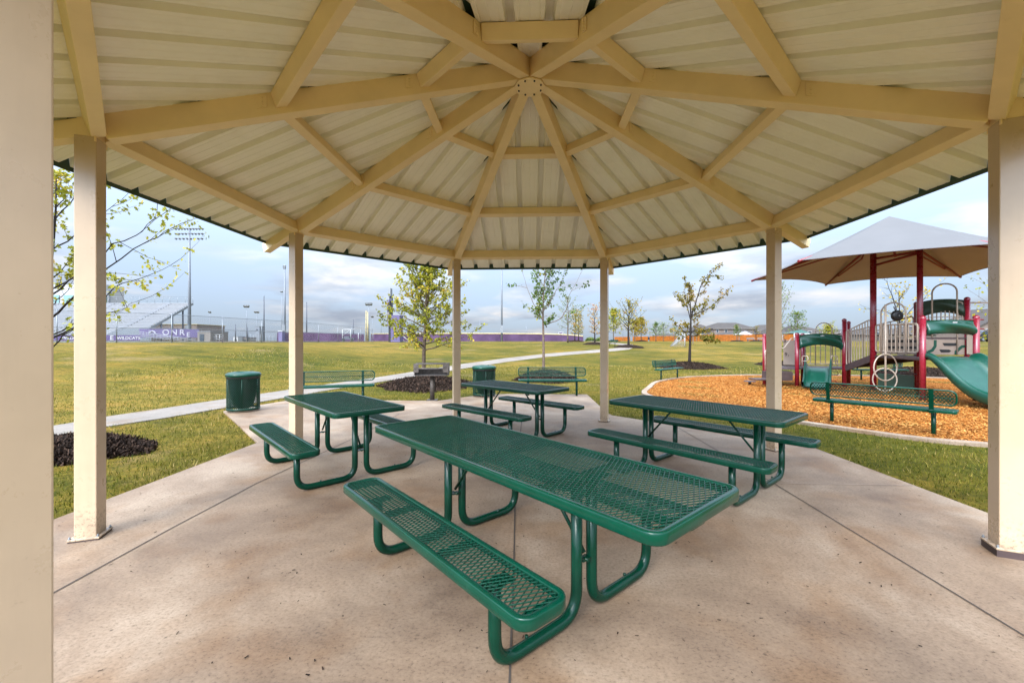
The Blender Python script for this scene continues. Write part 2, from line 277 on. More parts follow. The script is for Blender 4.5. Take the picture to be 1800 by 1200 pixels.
# ---------------------------------------------------------------- mesh builder
class MB:
    def __init__(s): s.v = []; s.f = []; s.mi = []; s.sm = []; s.cur = 0; s.r = []
    def add(s, vs, fs, smooth=False):
        o = len(s.v); s.v += [tuple(v) for v in vs]
        for f in fs: s.f.append(tuple(i+o for i in f)); s.mi.append(s.cur); s.sm.append(smooth)
        return s
    def obox(s, c, ax, ay, az, smooth=False):
        """box from centre and three half-axis vectors"""
        c = Vector(c); ax, ay, az = Vector(ax), Vector(ay), Vector(az); vs = []
        for k in (-1, 1):
            for j in (-1, 1):
                for i in (-1, 1): vs.append(c+ax*i+ay*j+az*k)
        return s.add(vs, [(0,2,3,1),(4,5,7,6),(0,1,5,4),(2,6,7,3),(0,4,6,2),(1,3,7,5)])
    def box(s, x0, x1, y0, y1, z0, z1): return s.obox(((x0+x1)/2,(y0+y1)/2,(z0+z1)/2), ((x1-x0)/2,0,0), (0,(y1-y0)/2,0), (0,0,(z1-z0)/2))
    def beam(s, a, b, wd, hd, up=(0,0,1), topref=False):
        """bar from a to b, width wd, depth hd; topref: a-b is the centre of the top face"""
        a, b, up = Vector(a), Vector(b), Vector(up); d = (b-a); l = d.length; d.normalize()
        side = d.cross(up).normalized(); n = side.cross(d).normalized()
        c = (a+b)/2 - (n*hd/2 if topref else Vector((0,0,0)))
        return s.obox(c, d*l/2, side*wd/2, n*hd/2)
    def tube(s, pts, r, seg=10, caps=True, closed=False):
        pts = [Vector(p) for p in pts]; n = len(pts); rr = r if isinstance(r, (list, tuple)) else [r]*n
        t0 = (pts[1]-pts[0]).normalized(); ref = Vector((0,0,1)) if abs(t0.z) < .9 else Vector((1,0,0))
        u = t0.cross(ref).normalized(); vs = []
        for i, p in enumerate(pts):
            if closed: t = (pts[(i+1) % n]-pts[i-1]).normalized()
            elif i == 0: t = t0
            elif i == n-1: t = (pts[-1]-pts[-2]).normalized()
            else: t = (pts[i+1]-pts[i-1]).normalized()
            u = (u - t*u.dot(t)); u = u.normalized() if u.length > 1e-6 else t.orthogonal().normalized(); w = t.cross(u)
            for k in range(seg):
                a = 2*PI*k/seg; vs.append(p + (u*math.cos(a)+w*math.sin(a))*rr[i])
        fs = [(i*seg+k, i*seg+(k+1) % seg, (i+1)*seg+(k+1) % seg, (i+1)*seg+k) for i in range(n-1) for k in range(seg)]
        if closed: fs += [((n-1)*seg+k, (n-1)*seg+(k+1) % seg, (k+1) % seg, k) for k in range(seg)]
        s.add(vs, fs, True)
        if caps and not closed:
            o = len(s.v)-n*seg
            s.f.append(tuple(o+k for k in reversed(range(seg)))); s.mi.append(s.cur); s.sm.append(False)
            s.f.append(tuple(o+(n-1)*seg+k for k in range(seg))); s.mi.append(s.cur); s.sm.append(False)
        return s
    def lathe(s, prof, c=(0,0,0), seg=24, smooth=True):
        vs = []; n = len(prof)
        for r, z in prof:
            for k in range(seg): a = 2*PI*k/seg; vs.append((c[0]+r*math.cos(a), c[1]+r*math.sin(a), c[2]+z))
        return s.add(vs, [(i*seg+k, i*seg+(k+1) % seg, (i+1)*seg+(k+1) % seg, (i+1)*seg+k) for i in range(n-1) for k in range(seg)], smooth)
    def prism(s, poly, ax, ay, n, c=(0,0,0), t=.05):
        """2D outline poly in axes ax, ay about c, thickness t along n"""
        c, ax, ay, n = Vector(c), Vector(ax), Vector(ay), Vector(n); k = len(poly)
        a = [c+ax*p[0]+ay*p[1]-n*t/2 for p in poly]; b = [v+n*t for v in a]
        return s.add(a+b, [tuple(reversed(range(k))), tuple(range(k, 2*k))]+[(i, (i+1) % k, (i+1) % k+k, i+k) for i in range(k)])
    def build(s, name, m, parent=None, bevel=0, rnd=None, loc=None, **tags):
        me = bpy.data.meshes.new(name); me.from_pydata(s.v, [], s.f)
        ms = m if isinstance(m, (list, tuple)) else [m]
        for q in ms: me.materials.append(M[q] if isinstance(q, str) else q)
        me.polygons.foreach_set('material_index', s.mi); me.polygons.foreach_set('use_smooth', s.sm)
        if rnd is not None: a = me.attributes.new('rnd', 'FLOAT', 'FACE'); a.data.foreach_set('value', rnd)
        me.update()
        o = bpy.data.objects.new(name, me); COL.objects.link(o)
        if parent is not None: o.parent = parent
        if loc is not None: o.location = loc
        if bevel:
            b = o.modifiers.new('bevel', 'BEVEL'); b.width = bevel; b.segments = 2; b.limit_method = 'ANGLE'; b.angle_limit = R(40)
        for k, v in tags.items(): o[k] = v
        return o
def npmesh(name, V, Fq, m, parent=None, rnd=None, smooth=False, **tags):
    """numpy mesh: V (n,3), Fq (k,j) same-size faces"""
    me = bpy.data.meshes.new(name); k, j = Fq.shape
    me.vertices.add(len(V)); me.vertices.foreach_set('co', np.ascontiguousarray(V, dtype=np.float32).ravel())
    me.loops.add(k*j); me.loops.foreach_set('vertex_index', Fq.astype(np.int32).ravel())
    me.polygons.add(k); me.polygons.foreach_set('loop_start', np.arange(0, k*j, j, dtype=np.int32)); me.polygons.foreach_set('loop_total', np.full(k, j, dtype=np.int32))
    me.materials.append(M[m] if isinstance(m, str) else m)
    if rnd is not None: a = me.attributes.new('rnd', 'FLOAT', 'FACE'); a.data.foreach_set('value', np.asarray(rnd, dtype=np.float32))
    me.update(calc_edges=True); me.validate()
    if smooth: me.polygons.foreach_set('use_smooth', [True]*len(me.polygons))
    o = bpy.data.objects.new(name, me); COL.objects.link(o)
    if parent is not None: o.parent = parent
    for q, v in tags.items(): o[q] = v
    return o
def thing(name, label, cat, loc=(0,0,0), rz=0, group=None):
    o = bpy.data.objects.new(name, None); COL.objects.link(o); o.location = loc; o.rotation_euler = (0,0,rz); o.empty_display_size = .2
    o['label'] = label; o['category'] = cat
    if group: o['group'] = group
    return o
def structure(o): o['kind'] = 'structure'; return o
def kids(o): return [c for c in bpy.data.objects if c.parent == o]
def dup(root, loc, rz, label, group=None, scale=None):
    r = root.copy(); COL.objects.link(r); r.location = loc; r.rotation_euler = (0,0,R(rz)); r['label'] = label
    if scale: r.scale = scale
    if group: r['group'] = group
    for ch in kids(root):
        c = ch.copy(); COL.objects.link(c); c.parent = r
        for g in kids(ch):
            d = g.copy(); COL.objects.link(d); d.parent = c
    return r
def bend(pts, rad, n=6):
    """polyline with its inner corners rounded"""
    pts = [Vector(p) for p in pts]; out = [pts[0]]
    for i in range(1, len(pts)-1):
        a, b, c = pts[i-1], pts[i], pts[i+1]; d1 = (a-b).normalized(); d2 = (c-b).normalized()
        ang = d1.angle(d2); tl = min(rad/math.tan(ang/2), (a-b).length*.49, (c-b).length*.49)
        p, q = b+d1*tl, b+d2*tl
        for k in range(n+1):
            t = k/n; out.append(p*(1-t)**2 + b*2*t*(1-t) + q*t*t)
    out.append(pts[-1]); return out

# ================================================================ GROUND
def build_ground():
    rs = [.6]
    while rs[-1] < 1500: rs.append(rs[-1]*1.045+.03)
    na = 240; V = [(CX, CY, -.03)]
    for r in rs:
        for k in range(na):
            a = 2*PI*k/na; x, y = CX+r*math.cos(a), CY+r*math.sin(a); V.append((x, y, ter(x, y)))
    Fc = []
    for i in range(len(rs)-1):
        for k in range(na):
            a = 1+i*na+k; b = 1+i*na+(k+1) % na; Fc.append((a, a+na, b+na, b))
    mb = MB(); mb.add(V, Fc+[(0, 1+k, 1+(k+1) % na) for k in range(na)], True)
    structure(mb.build('ground', 'grass'))
build_ground()
def flat(poly, z0, z1): # prism in plan
    mb = MB(); mb.prism([(p[0], p[1]) for p in poly], (1,0,0), (0,1,0), (0,0,1), (0,0,(z0+z1)/2), z1-z0); return mb
AP = 3.9; hv = AP*math.tan(R(22.5))
pad = [(-hv,-AP),(hv,-AP),(AP,-hv),(AP,hv),(hv,AP),(1.58,4.5),(1.57,7.12),(-.6,7.14),(-1.45,6.78),(-2.26,5.76),(-5.95,5.76),(-6.42,4.1),(-3.93,1.5),(-AP,-hv)]
o = flat(pad, -.14, 0).build('pavement', 'slab', bevel=.008); structure(o)
def jointline(pts, wd, m):
    mb = MB()
    for a, b in zip(pts, pts[1:]):
        a = Vector((*a, .004)); b = Vector((*b, .004)); d = (b-a).normalized(); s = Vector((-d.y, d.x, 0))*wd/2
        mb.add([a-s, b-s, b+s, a+s], [(0,1,2,3)])
    structure(mb.build('pavement_joint', m))
jointline([(-2.72,-2.9),(-2.79,-1.2),(-2.80,-.2),(-2.62,2.1),(-2.62,3.88)], .010, 'joint')
jointline([(-.06,-3.88),(-.10,-1.7),(-.15,0),(-.15,3.88)], .010, 'joint')
jointline([(2.43,-2.9),(2.50,0),(2.50,2.95)], .010, 'joint')
jointline([(2.50,.01),(3.88,0)], .012, 'jointf')
jointline([(-2.79,.01),(-.16,.0)], .006, 'jointf')
jointline([(-3.5,1.9),(-2.6,3.9),(1.6,3.9)], .008, 'jointf')
jointline([(-2.55,3.92),(-2.3,5.74)], .008, 'jointf')
jointline([(-.15,3.92),(-.15,7.1)], .008, 'jointf')

def ribbon(name, edges, m, dz=.02, sub=6, joints=0):
    """edges: list of (upper point, lower point) given as ground x,y"""
    A = []
    for i in range(len(edges)-1):
        (a0, b0), (a1, b1) = edges[i], edges[i+1]
        for k in range(sub): t = k/sub; A.append((a0+(a1-a0)*t, b0+(b1-b0)*t))
    A.append(edges[-1]); mb = MB(); V = []
    for a, b in A:
        for t in (0, .33, .67, 1):
            p = a+(b-a)*t; V.append((p.x, p.y, ter(p.x, p.y)+dz))
    Fc = [(i*4+j, i*4+j+1, i*4+j+5, i*4+j+4) for i in range(len(A)-1) for j in range(3)]
    mb.add(V, Fc, True)
    # kerb faces down to the soil
    for j in (0, 3):
        for i in range(len(A)-1):
            p, q = Vector(V[i*4+j]), Vector(V[(i+1)*4+j]); dn = Vector((0,0,-.08)); mb.add([p, q, q+dn, p+dn], [(0,1,2,3)])
    return structure(mb.build(name, m))
def g2(px, py): x, y, z = at(px, py); return Vector((x, y))
pe = [(-60,772,800),(40,755,776),(115,743.5,760.5),(187,731,748),(290,716,733),(383,702,717.5),(509,684,696.5),(590,672.5,682.5),(656,663.5,672),(728,652.5,661.5),(817,638.5,646.8),(890,629,635.5),(958,621.5,627),(1020,616.5,621.5),(1057,613.8,618.6),(1085,611.3,616.2),(1106,608.8,613.8)]
ribbon('path', [(g2(a, b), g2(a, c)) for a, b, c in pe], 'pathc')
pe2 = [(1106,608.8,613.8),(1113,606.5,611),(1112,605.2,607),(1095,603.8,606.5),(1075,602.3,604),(1058,600.8,601.9),(1032,598.6,599.4)]
ribbon('path', [(g2(a, b), g2(a, c)) for a, b, c in pe2], 'pathc', .03, 8)
# loop path apron
mb = MB(); pts = [g2(*p) for p in [(1072,603.4),(1095,603.6),(1112,606),(1106,609),(1085,612),(1070,612)]]
# running track beyond the fence
mb = MB()
for i in range(14):
    a, b = dep(380+i*20, 37+i*2.6), dep(400+i*20, 39.6+i*2.6); a2, b2 = dep(380+i*20, 41+i*2.9), dep(400+i*20, 43.9+i*2.9)
    u = Vector((0,0,.03)); mb.add([a+u, b+u, b2+u, a2+u], [(0,1,2,3)])
structure(mb.build('running_track', 'track'))

# playground surface and its kerb
cp = [(3.30,5.86),(3.12,7.3),(3.69,8.9),(4.6,10.9),(6.17,12.64),(7.9,13.5),(9.7,13.9),(13,13.8),(16,12.6),(18,10),(18.4,6.5),(17,3.2),(14,1.2),(10.5,.65),(7.8,1.05),(6.42,1.69),(5.716,2.10),(4.86,3.2),(3.9,4.5)]
def catmull(P, sub=8):
    P = [Vector(p) for p in P]; n = len(P); out = []
    for i in range(n):
        a, b, c, d = P[i-1], P[i], P[(i+1) % n], P[(i+2) % n]
        for k in range(sub):
            t = k/sub; out.append(.5*((2*b)+(c-a)*t+(2*a-5*b+4*c-d)*t*t+(3*b-a-3*c+d)*t**3))
    return out
loop = catmull([(p[0], p[1]) for p in cp], 8)
cen = Vector((10.5, 7.3))
def shrink(lp, d):
    out = []; n = len(lp)
    for i in range(n):
        t = (lp[(i+1) % n]-lp[i-1]).normalized(); nn = Vector((-t.y, t.x))
        if nn.dot(cen-lp[i]) < 0: nn = -nn
        out.append(lp[i]+nn*d)
    return out
inn = shrink(loop, .15); n = len(loop); mb = MB()
V = []
for a, b in zip(loop, inn):
    z = max(ter(a.x, a.y), -.03)
    V += [(a.x,a.y,z-.1),(a.x,a.y,z+.055),(b.x,b.y,z+.055),(b.x,b.y,z-.1)]
mb.add(V, [(i*4+j, ((i+1) % n)*4+j, ((i+1) % n)*4+j+1, i*4+j+1) for i in range(n) for j in range(3)])
structure(mb.build('playground_kerb', 'curb', bevel=.006))
# chip bed as a disc of rings
mb = MB(); V = []; rings = 26
for k in range(rings+1):
    t = k/rings
    for p in inn:
        q = cen+(p-cen)*(1-t*.999); V.append((q.x, q.y, max(ter(q.x, q.y), -.03)+.012+ (.02*math.sin(q.x*2.1+q.y)*math.cos(q.y*1.7) if k else 0)))
mb.add(V, [(k*n+i, k*n+(i+1) % n, (k+1)*n+(i+1) % n, (k+1)*n+i) for k in range(rings) for i in range(n)], True)
structure(mb.build('playground_surface', 'chipbase'))
def inside(poly, x, y):
    r = np.zeros(len(x), bool); j = len(poly)-1
    for i in range(len(poly)):
        xi, yi = poly[i][0], poly[i][1]; xj, yj = poly[j][0], poly[j][1]
        c = ((yi > y) != (yj > y)) & (x < (xj-xi)*(y-yi)/((yj-yi) or 1e-9)+xi); r ^= c; j = i
    return r
def scatter_chips(name, x, y, z, sx_, sy_, m, tilt=.45, **tags):
    k = len(x); th = rng.uniform(0, 2*PI, k); L_ = rng.uniform(sx_*.5, sx_*1.3, k); w_ = rng.uniform(sy_*.5, sy_*1.3, k)
    d = np.stack([np.cos(th), np.sin(th), rng.normal(0, tilt, k)], 1)*L_[:,None]/2
    s = np.stack([-np.sin(th), np.cos(th), rng.normal(0, tilt, k)], 1)*w_[:,None]/2
    c = np.stack([x, y, z], 1); V = np.stack([c-d-s, c+d-s*.6, c+d+s*.8, c-d+s], 1).reshape(-1, 3)
    Fq = np.arange(k*4).reshape(-1, 4); return npmesh(name, V, Fq, m, rnd=rng.random(k), **tags)
x = rng.uniform(3, 18, 1300000); y = rng.uniform(.5, 14, 1300000)
dist = np.hypot(x-CX, y-CY); keep = rng.random(len(x)) < np.clip((8.0/dist)**2.4, .05, 1)*.75
x, y = x[keep], y[keep]; k_ = inside([(p.x, p.y) for p in inn], x, y); x, y = x[k_], y[k_]
scatter_chips('wood_chips', x, y, np.full(len(x), 0.0)+rng.uniform(-.012, .022, len(x)), .040, .014, 'chip', .25, kind='stuff')

# bits of leaf and dirt blown on to the paving
nl = 1500; x = rng.uniform(-6, 4, nl); y = rng.uniform(-2.8, 7, nl); k_ = inside(pad, x, y); x, y = x[k_], y[k_]
o = scatter_chips('leaf_litter', x, y, np.full(len(x), .006), .016, .007, 'mchunk', .12, kind='stuff')
# grass blades near the pavilion
def blades():
    Nn = 900000
    x = rng.uniform(-15, 16, Nn); y = rng.uniform(-3.2, 19, Nn); d = np.hypot(x-CX, y-CY)
    keep = rng.random(Nn) < np.clip((5.5/d)**1.7, .03, 1); x, y = x[keep], y[keep]
    w = -syw*(x-CX)+cyw*(y-CY); u = cyw*(x-CX)+syw*(y-CY)
    vis = (w > .6) & (np.abs(u/np.maximum(w, .1)) < 1.35)
    m1 = ~inside(pad, x+rng.normal(0, .016, len(x)), y+rng.normal(0, .016, len(x))) & ~inside([(p.x, p.y) for p in loop], x, y) & vis
    pp = [g2(a, b) for a, b, c in pe[:14]]+[g2(a, c) for a, b, c in reversed(pe[:14])]
    m1 &= ~inside([(p.x, p.y) for p in pp], x, y); x, y = x[m1], y[m1]; k = len(x)
    z = np.array([ter(a, b) for a, b in zip(x, y)])
    d = np.hypot(x-CX, y-CY)
    # patchiness: low-frequency field
    pf = np.sin(x*1.3+1.1*np.sin(y*.9))*np.cos(y*1.15+.7*np.sin(x*.8)) + .5*np.sin(x*3.1+y*2.3)
    h = rng.uniform(.018, .05, k)*(1+.25*pf)*(1+.03*d); th = rng.uniform(0, 2*PI, k); wd = rng.uniform(.003, .006, k)*(1+.12*d)
    ln = rng.uniform(.2, 1.1, k)*h
    b = np.stack([x, y, z-.003], 1); s = np.stack([np.cos(th), np.sin(th), 0*x], 1)*wd[:,None]/2
    ph = th+PI/2+rng.normal(0, .5, k); tip = b+np.stack([np.cos(ph)*ln, np.sin(ph)*ln, h], 1)
    V = np.stack([b-s, b+s, tip], 1).reshape(-1, 3)
    rn = np.clip(rng.normal(.42, .22, k)+.10*pf+.012*(d-5)+.10*np.clip((x-3)/-6,-1,1)*0, 0, 1)
    npmesh('grass', V, np.arange(k*3).reshape(-1, 3), 'blade', rnd=rn, kind='stuff')
blades()

# ================================================================ PAVILION
RR = 3.55; SL = .355                      # post circle, rafter slope
HUBZ = 4.18                               # rafter underside at centre
def zr(r): return HUBZ - SL*r             # underside of rafters
RD = .185; RDv = RD*math.sqrt(1+SL*SL)
def ztop(r): return zr(r)+RDv             # top of rafters = underside of deck
pav = thing('picnic_pavilion', 'octagonal steel pavilion with tan beams, cream posts and ribbed metal roof over the picnic tables', 'pavilion')
def dirv(k): a = R(22.5+45*k); return Vector((math.cos(a), math.sin(a), 0))
RE = 4.14
PW = .130
for k in range(8):
    d = dirv(k); s = Vector((-d.y, d.x, 0)); p = d*RR
    if k == 5: p = p+Vector((-.024, 0, 0))
    mb = MB(); mb.obox(p+Vector((0,0,1.49)), d*PW/2, s*PW/2, (0,0,1.475)); po = mb.build('post', 'post', pav, bevel=.006)
    mb = MB(); mb.obox(p+Vector((0,0,.0165+(.036 if k == 7 else 0))), d*.092, s*.092, (0,0,.007)); mb.build('base_plate', 'post', po, bevel=.003)
    for q1 in (-1, 1):
        for q2 in (-1, 1):
            c_ = p+d*.080*q1+s*.080*q2; zb_ = .0235+(.036 if k == 7 else 0); nb_ = MB(); nb_.tube([c_+Vector((0,0,zb_-.002)), c_+Vector((0,0,zb_+.008))], .009, 6); nb_.tube([c_+Vector((0,0,zb_)), c_+Vector((0,0,zb_+.018))], .005, 6); nb_.build('anchor_bolt', 'galv', po)
    gh = .024 if k == 7 else .006
    mb = MB(); mb.obox(p+Vector((0,0,gh-.002)), d*.088, s*.088, (0,0,gh)); mb.build('grout_pad', 'brown', po)
    # post head between the rafters and the end plate
    mb = MB(); mb.obox(p+Vector((0,0,3.055)), d*.055, s*.055, (0,0,.095)); mb.build('post_cap', 'tan', pav, bevel=.003)
    # rafter, in two runs: hub to post and post to eave
    mb = MB(); a = d*.135; b = d*(RR-.058); mb.beam(Vector((a.x,a.y,ztop(.135))), Vector((b.x,b.y,ztop(RR-.058))), .112, RD, topref=True)
    a2 = d*(RR+.058); b2 = d*(RE+.07); mb.beam(Vector((a2.x,a2.y,ztop(RR+.058)-.004)), Vector((b2.x,b2.y,ztop(RE+.07)-.004)), .10, .13, topref=True)
    ra = mb.build('rafter', 'tan', pav, bevel=.005)
    mb = MB(); c = d*(RR-.060); mb.obox(Vector((c.x,c.y,zr(RR-.08)+.085)), d*.004, s*.078, (0,0,.105)); mb.build('end_plate', 'tan', pav, bevel=.001)
# ring beams and purlins: apothem distances
T8 = math.tan(R(22.5)); C8 = math.cos(R(22.5))
def zt_ap(a): return ztop(a/C8)           # height of the deck plane at apothem a
for a, wd, hd, nm, dz in ((1.07, .085, .12, 'purlin', .0), (2.17, .085, .12, 'purlin', .0), (RR*C8, .088, .145, 'ring_beam', .0)):
    for k in range(8):
        an = R(45*k+45); nx = Vector((math.cos(an), math.sin(an), 0)); tx = Vector((-nx.y, nx.x, 0)); z = zt_ap(a)
        half = a*T8; gap = (.059 if nm == 'purlin' else .062)/C8
        p0 = nx*a-tx*(half-gap)+Vector((0,0,z-.006)); p1 = nx*a+tx*(half-gap)+Vector((0,0,z-.006))
        # trapezoid ends following the rafter faces
        mb = MB(); mb.beam(p0, p1, wd, hd, up=(nx*SL/C8*C8+Vector((0,0,1))), topref=True); o = mb.build(nm, 'tan', pav, bevel=.004)
        if nm == 'purlin':
            for sgn in (-1, 1):
                kk = k if sgn < 0 else k+1
                rd = dirv(kk); rs_ = Vector((-rd.y, rd.x, 0))*(1 if sgn < 0 else -1)
                rpos = a/C8; c = rd*(rpos-.0)+rs_*.0615; zc = zt_ap(a)
                for side in (-1, 1):
                    cc = c+rd*side*.075
                    mbb = MB(); zz = ztop(rpos+side*.075); mbb.obox(Vector((cc.x,cc.y,zz-.075)), rd*.034-Vector((0,0,SL*.034)), rs_*.004, (0,0,.052))
                    for q in (-.032, 0, .032):
                        b0 = Vector((cc.x,cc.y,zz-.075+q)); mbb.tube([b0+rs_*.003, b0+rs_*.012], .008, 8)
                    if side*1 == -1 or a < 99: mbb.build('bracket', 'tan', o)
# hub
mb = MB(); mb.prism([(.165*math.cos(R(45*k)), .165*math.sin(R(45*k))) for k in range(8)], (1,0,0), (0,1,0), (0,0,1), (0,0,HUBZ-.065), .014)
hub = mb.build('hub_plate', 'tan', pav, bevel=.002)
for k in range(8):
    a = R(45*k+22.5); mb = MB(); mb.tube([(.125*math.cos(a), .125*math.sin(a), HUBZ-.072), (.125*math.cos(a), .125*math.sin(a), HUBZ-.084)], .009, 8); mb.build('bolt', 'iron', hub)
mb = MB(); mb.prism([(.14*math.cos(R(45*k)), .14*math.sin(R(45*k))) for k in range(8)], (1,0,0), (0,1,0), (0,0,1), (0,0,HUBZ+.07), .255); mb.build('hub', 'tan', pav)
# roof: ribbed sheets
AE = RE*C8; pitch = .305; ribw = .082; ribh = .072
prof = []
nx_ = int(AE*T8/pitch)+2
for i in range(-nx_, nx_+1):
    c = (i+.5)*pitch
    prof += [(c-ribw/2, 0), (c-ribw/2+.010, ribh), (c+ribw/2-.010, ribh), (c+ribw/2, 0)]
    for q in (.075, .152, .229):   # shallow stiffening beads
        cc = c+q; prof += [(cc-.008, 0), (cc, .004), (cc+.008, 0)]
prof = sorted(prof)
def ph(x):
    for (x0, h0), (x1, h1) in zip(prof, prof[1:]):
        if x0 <= x <= x1: return h0+(h1-h0)*(x-x0)/max(1e-9, x1-x0)
    return 0
lim = AE*T8
for k in range(8):
    an = R(45*k+45); nx = Vector((math.cos(an), math.sin(an), 0)); tx = Vector((-nx.y, nx.x, 0))
    xs = [-lim, 0.0]+[p[0] for p in prof if -lim < p[0] < lim]+[lim]; xs = sorted(set(xs))
    def sheet(mb, off, flip):
        V = []
        for xq in xs:
            h = ph(xq)+off+.003; a0 = max(abs(xq)/T8, .02); 
            for a in (a0, AE): p = nx*a+tx*xq; V.append((p.x, p.y, zt_ap(a)+h))
        fs = [(2*i, 2*i+1, 2*i+3, 2*i+2) if flip else (2*i, 2*i+2, 2*i+3, 2*i+1) for i in range(len(xs)-1)]
        mb.add(V, fs)
    mb = MB(); sheet(mb, 0, False); rp = mb.build('roof_panel', 'roofin', pav)
    mb = MB(); sheet(mb, .012, True); mb.build('roof_outer_skin', 'roofout', pav)
    # eave trim: a thin dark green angle closing the rib ends
    zc = zt_ap(AE); p0 = nx*(AE+.006)-tx*(lim+.002); p1 = nx*(AE+.006)+tx*(lim+.002)
    mb = MB(); mb.beam(p0+Vector((0,0,zc+.022)), p1+Vector((0,0,zc+.022)), .007, .112); mb.build('eave_trim', 'roofout', pav)
    d = dirv(k); mb = MB(); mb.beam(Vector((0,0,zt_ap(0)+.075)), Vector((d.x*RE, d.y*RE, ztop(RE)+.06)), .16, .02); mb.build('ridge_cap', 'roofout', pav)

# ================================================================ EXPANDED METAL
def expmesh(Lx, Ly, swd, lwd, bw, bh, rad=.06, mask=None):
    """diamond lattice, Lx x Ly, bars bw wide and bh deep"""
    nx, ny = int(Lx/(swd/2)), int(Ly/(lwd/2)); ox, oy = -nx*swd/4, -ny*lwd/4
    I, J = np.meshgrid(np.arange(nx), np.arange(ny), indexing='ij'); ev = ((I+J) % 2 == 0)
    segs = []
    a = ev; x0, y0 = I[a]*swd/2+ox, J[a]*lwd/2+oy; segs.append(np.stack([x0, y0, x0+swd/2, y0+lwd/2], 1))
    b = ~ev; x0, y0 = I[b]*swd/2+ox, (J[b]+1)*lwd/2+oy; segs.append(np.stack([x0, y0, x0+swd/2, y0-lwd/2], 1))
    S = np.concatenate(segs)
    def ok(x, y):
        qx, qy = np.abs(x)-(Lx/2-rad), np.abs(y)-(Ly/2-rad)
        return (np.hypot(np.maximum(qx, 0), np.maximum(qy, 0)) < rad) | ((qx < 0) & (qy < rad)) | ((qy < 0) & (qx < rad))
    S = S[ok((S[:,0]+S[:,2])/2, (S[:,1]+S[:,3])/2)]
    d = S[:,2:]-S[:,:2]; l = np.linalg.norm(d, axis=1, keepdims=True); d = d/l; nn = np.stack([-d[:,1], d[:,0]], 1)*bw/2
    A = S[:,:2]-d*bw*.3; B = S[:,2:]+d*bw*.3
    V = np.zeros((len(S), 8, 3))
    nn7 = nn*.62
    for i, (P, q, z) in enumerate(((A,-nn,-bh),(B,-nn,-bh),(B,nn,-bh),(A,nn,-bh),(A,-nn7,0),(B,-nn7,0),(B,nn7,0),(A,nn7,0))): V[:,i,:2] = P+q; V[:,i,2] = z
    base = np.arange(len(S))[:,None,None]*8
    Fq = (base+np.array([[4,5,6,7],[0,1,5,4],[3,7,6,2],[0,3,2,1]])[None]).reshape(-1, 4)
    return V.reshape(-1, 3), Fq
def rrect(lx, ly, r, n=6):
    out = []
    for cx, cy, a0 in ((lx/2-r, ly/2-r, 0), (-lx/2+r, ly/2-r, 90), (-lx/2+r, -ly/2+r, 180), (lx/2-r, -ly/2+r, 270)):
        for k in range(n+1): a = R(a0+90*k/n); out.append((cx+r*math.cos(a), cy+r*math.sin(a)))
    return out
def rimband(mb, lx, ly, r, z, prof):
    """sweep prof [(inset, dz)] round a rounded rectangle"""
    loops = []
    for ins, dz in prof:
        loops.append([(x, y, z+dz) for x, y in rrect(lx-2*ins, ly-2*ins, max(r-ins, .005))])
    n = len(loops[0]); V = [p for lp in loops for p in lp]; m = len(prof)
    mb.add(V, [(j*n+i, j*n+(i+1) % n, (j+1)*n+(i+1) % n, (j+1)*n+i) for j in range(m-1) for i in range(n)], True)
RIM = [(.012,-.050),(.002,-.050),(0,-.046),(0,-.006),(.003,-.001),(.008,0),(.026,0),(.030,-.003),(.030,-.012)]
def slatpart(name, parent, lx, ly, z, rad, yoff=0, cell=(.0265,.056), bw=.0049, me=None):
    mb = MB(); rimband(mb, lx, ly, rad, 0, RIM)
    nb = max(2, int(round(lx/.6)))
    for i in range(nb+1):
        xx = -lx/2+.05+(lx-.1)*i/nb; mb.box(xx-.012, xx+.012, -ly/2+.012, ly/2-.012, -.044, -.012)
    o = mb.build(name, 'green', parent, bevel=0, loc=(0, yoff, z))
    V, Fq = expmesh(lx-.05, ly-.05, cell[0], cell[1], bw, .0045, rad*.6)
    V[:,2] -= .003; q = npmesh('mesh_panel', V, Fq, 'green', parent=o)
    return o
def picnic(label, loc, ang, top=1.83, seat=1.83, legx=.60, so=.625):
    t = thing('picnic_table', label, 'picnic table', (loc[0], loc[1], 0), R(ang), 'green picnic tables under the pavilion')
    slatpart('tabletop', t, top, .765, .765, .07)
    s1 = slatpart('seat', t, seat, .265, .45, .07, so)
    s2 = s1.copy(); COL.objects.link(s2); s2.location.y = -so; s2.parent = t
    for c in kids(s1): d = c.copy(); COL.objects.link(d); d.parent = s2
    for sx_ in (-1, 1):
        for sy_ in (-1, 1):
            x = sx_*legx
            pts = bend([(x, sy_*.062, .725), (x, sy_*.062, .031), (x, sy_*so, .031), (x, sy_*so, .41)], .135, 8)
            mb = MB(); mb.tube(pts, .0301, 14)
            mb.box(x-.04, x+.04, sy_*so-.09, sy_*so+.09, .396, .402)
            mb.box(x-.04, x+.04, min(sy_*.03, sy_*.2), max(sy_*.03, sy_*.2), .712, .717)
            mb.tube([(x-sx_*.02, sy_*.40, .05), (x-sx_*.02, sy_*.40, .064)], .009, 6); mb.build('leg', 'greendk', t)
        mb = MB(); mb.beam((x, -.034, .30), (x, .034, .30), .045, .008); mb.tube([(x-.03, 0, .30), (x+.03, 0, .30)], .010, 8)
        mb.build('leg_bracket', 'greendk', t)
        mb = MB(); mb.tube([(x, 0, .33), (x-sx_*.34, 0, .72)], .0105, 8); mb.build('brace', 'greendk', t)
    return t
picnic('longest green mesh picnic table, closest to the camera', (-.138,-1.647), -46.9, 2.57, 1.93, .63, .608)
picnic('green picnic table seen end-on in front of the left rear post, beside the grass', (-2.225,.44), -45, 1.80, 1.83, .60)
picnic('small-looking green picnic table farthest back, between the two rear posts', (-.274,2.21), -41.5, 1.72, 1.75, .56)
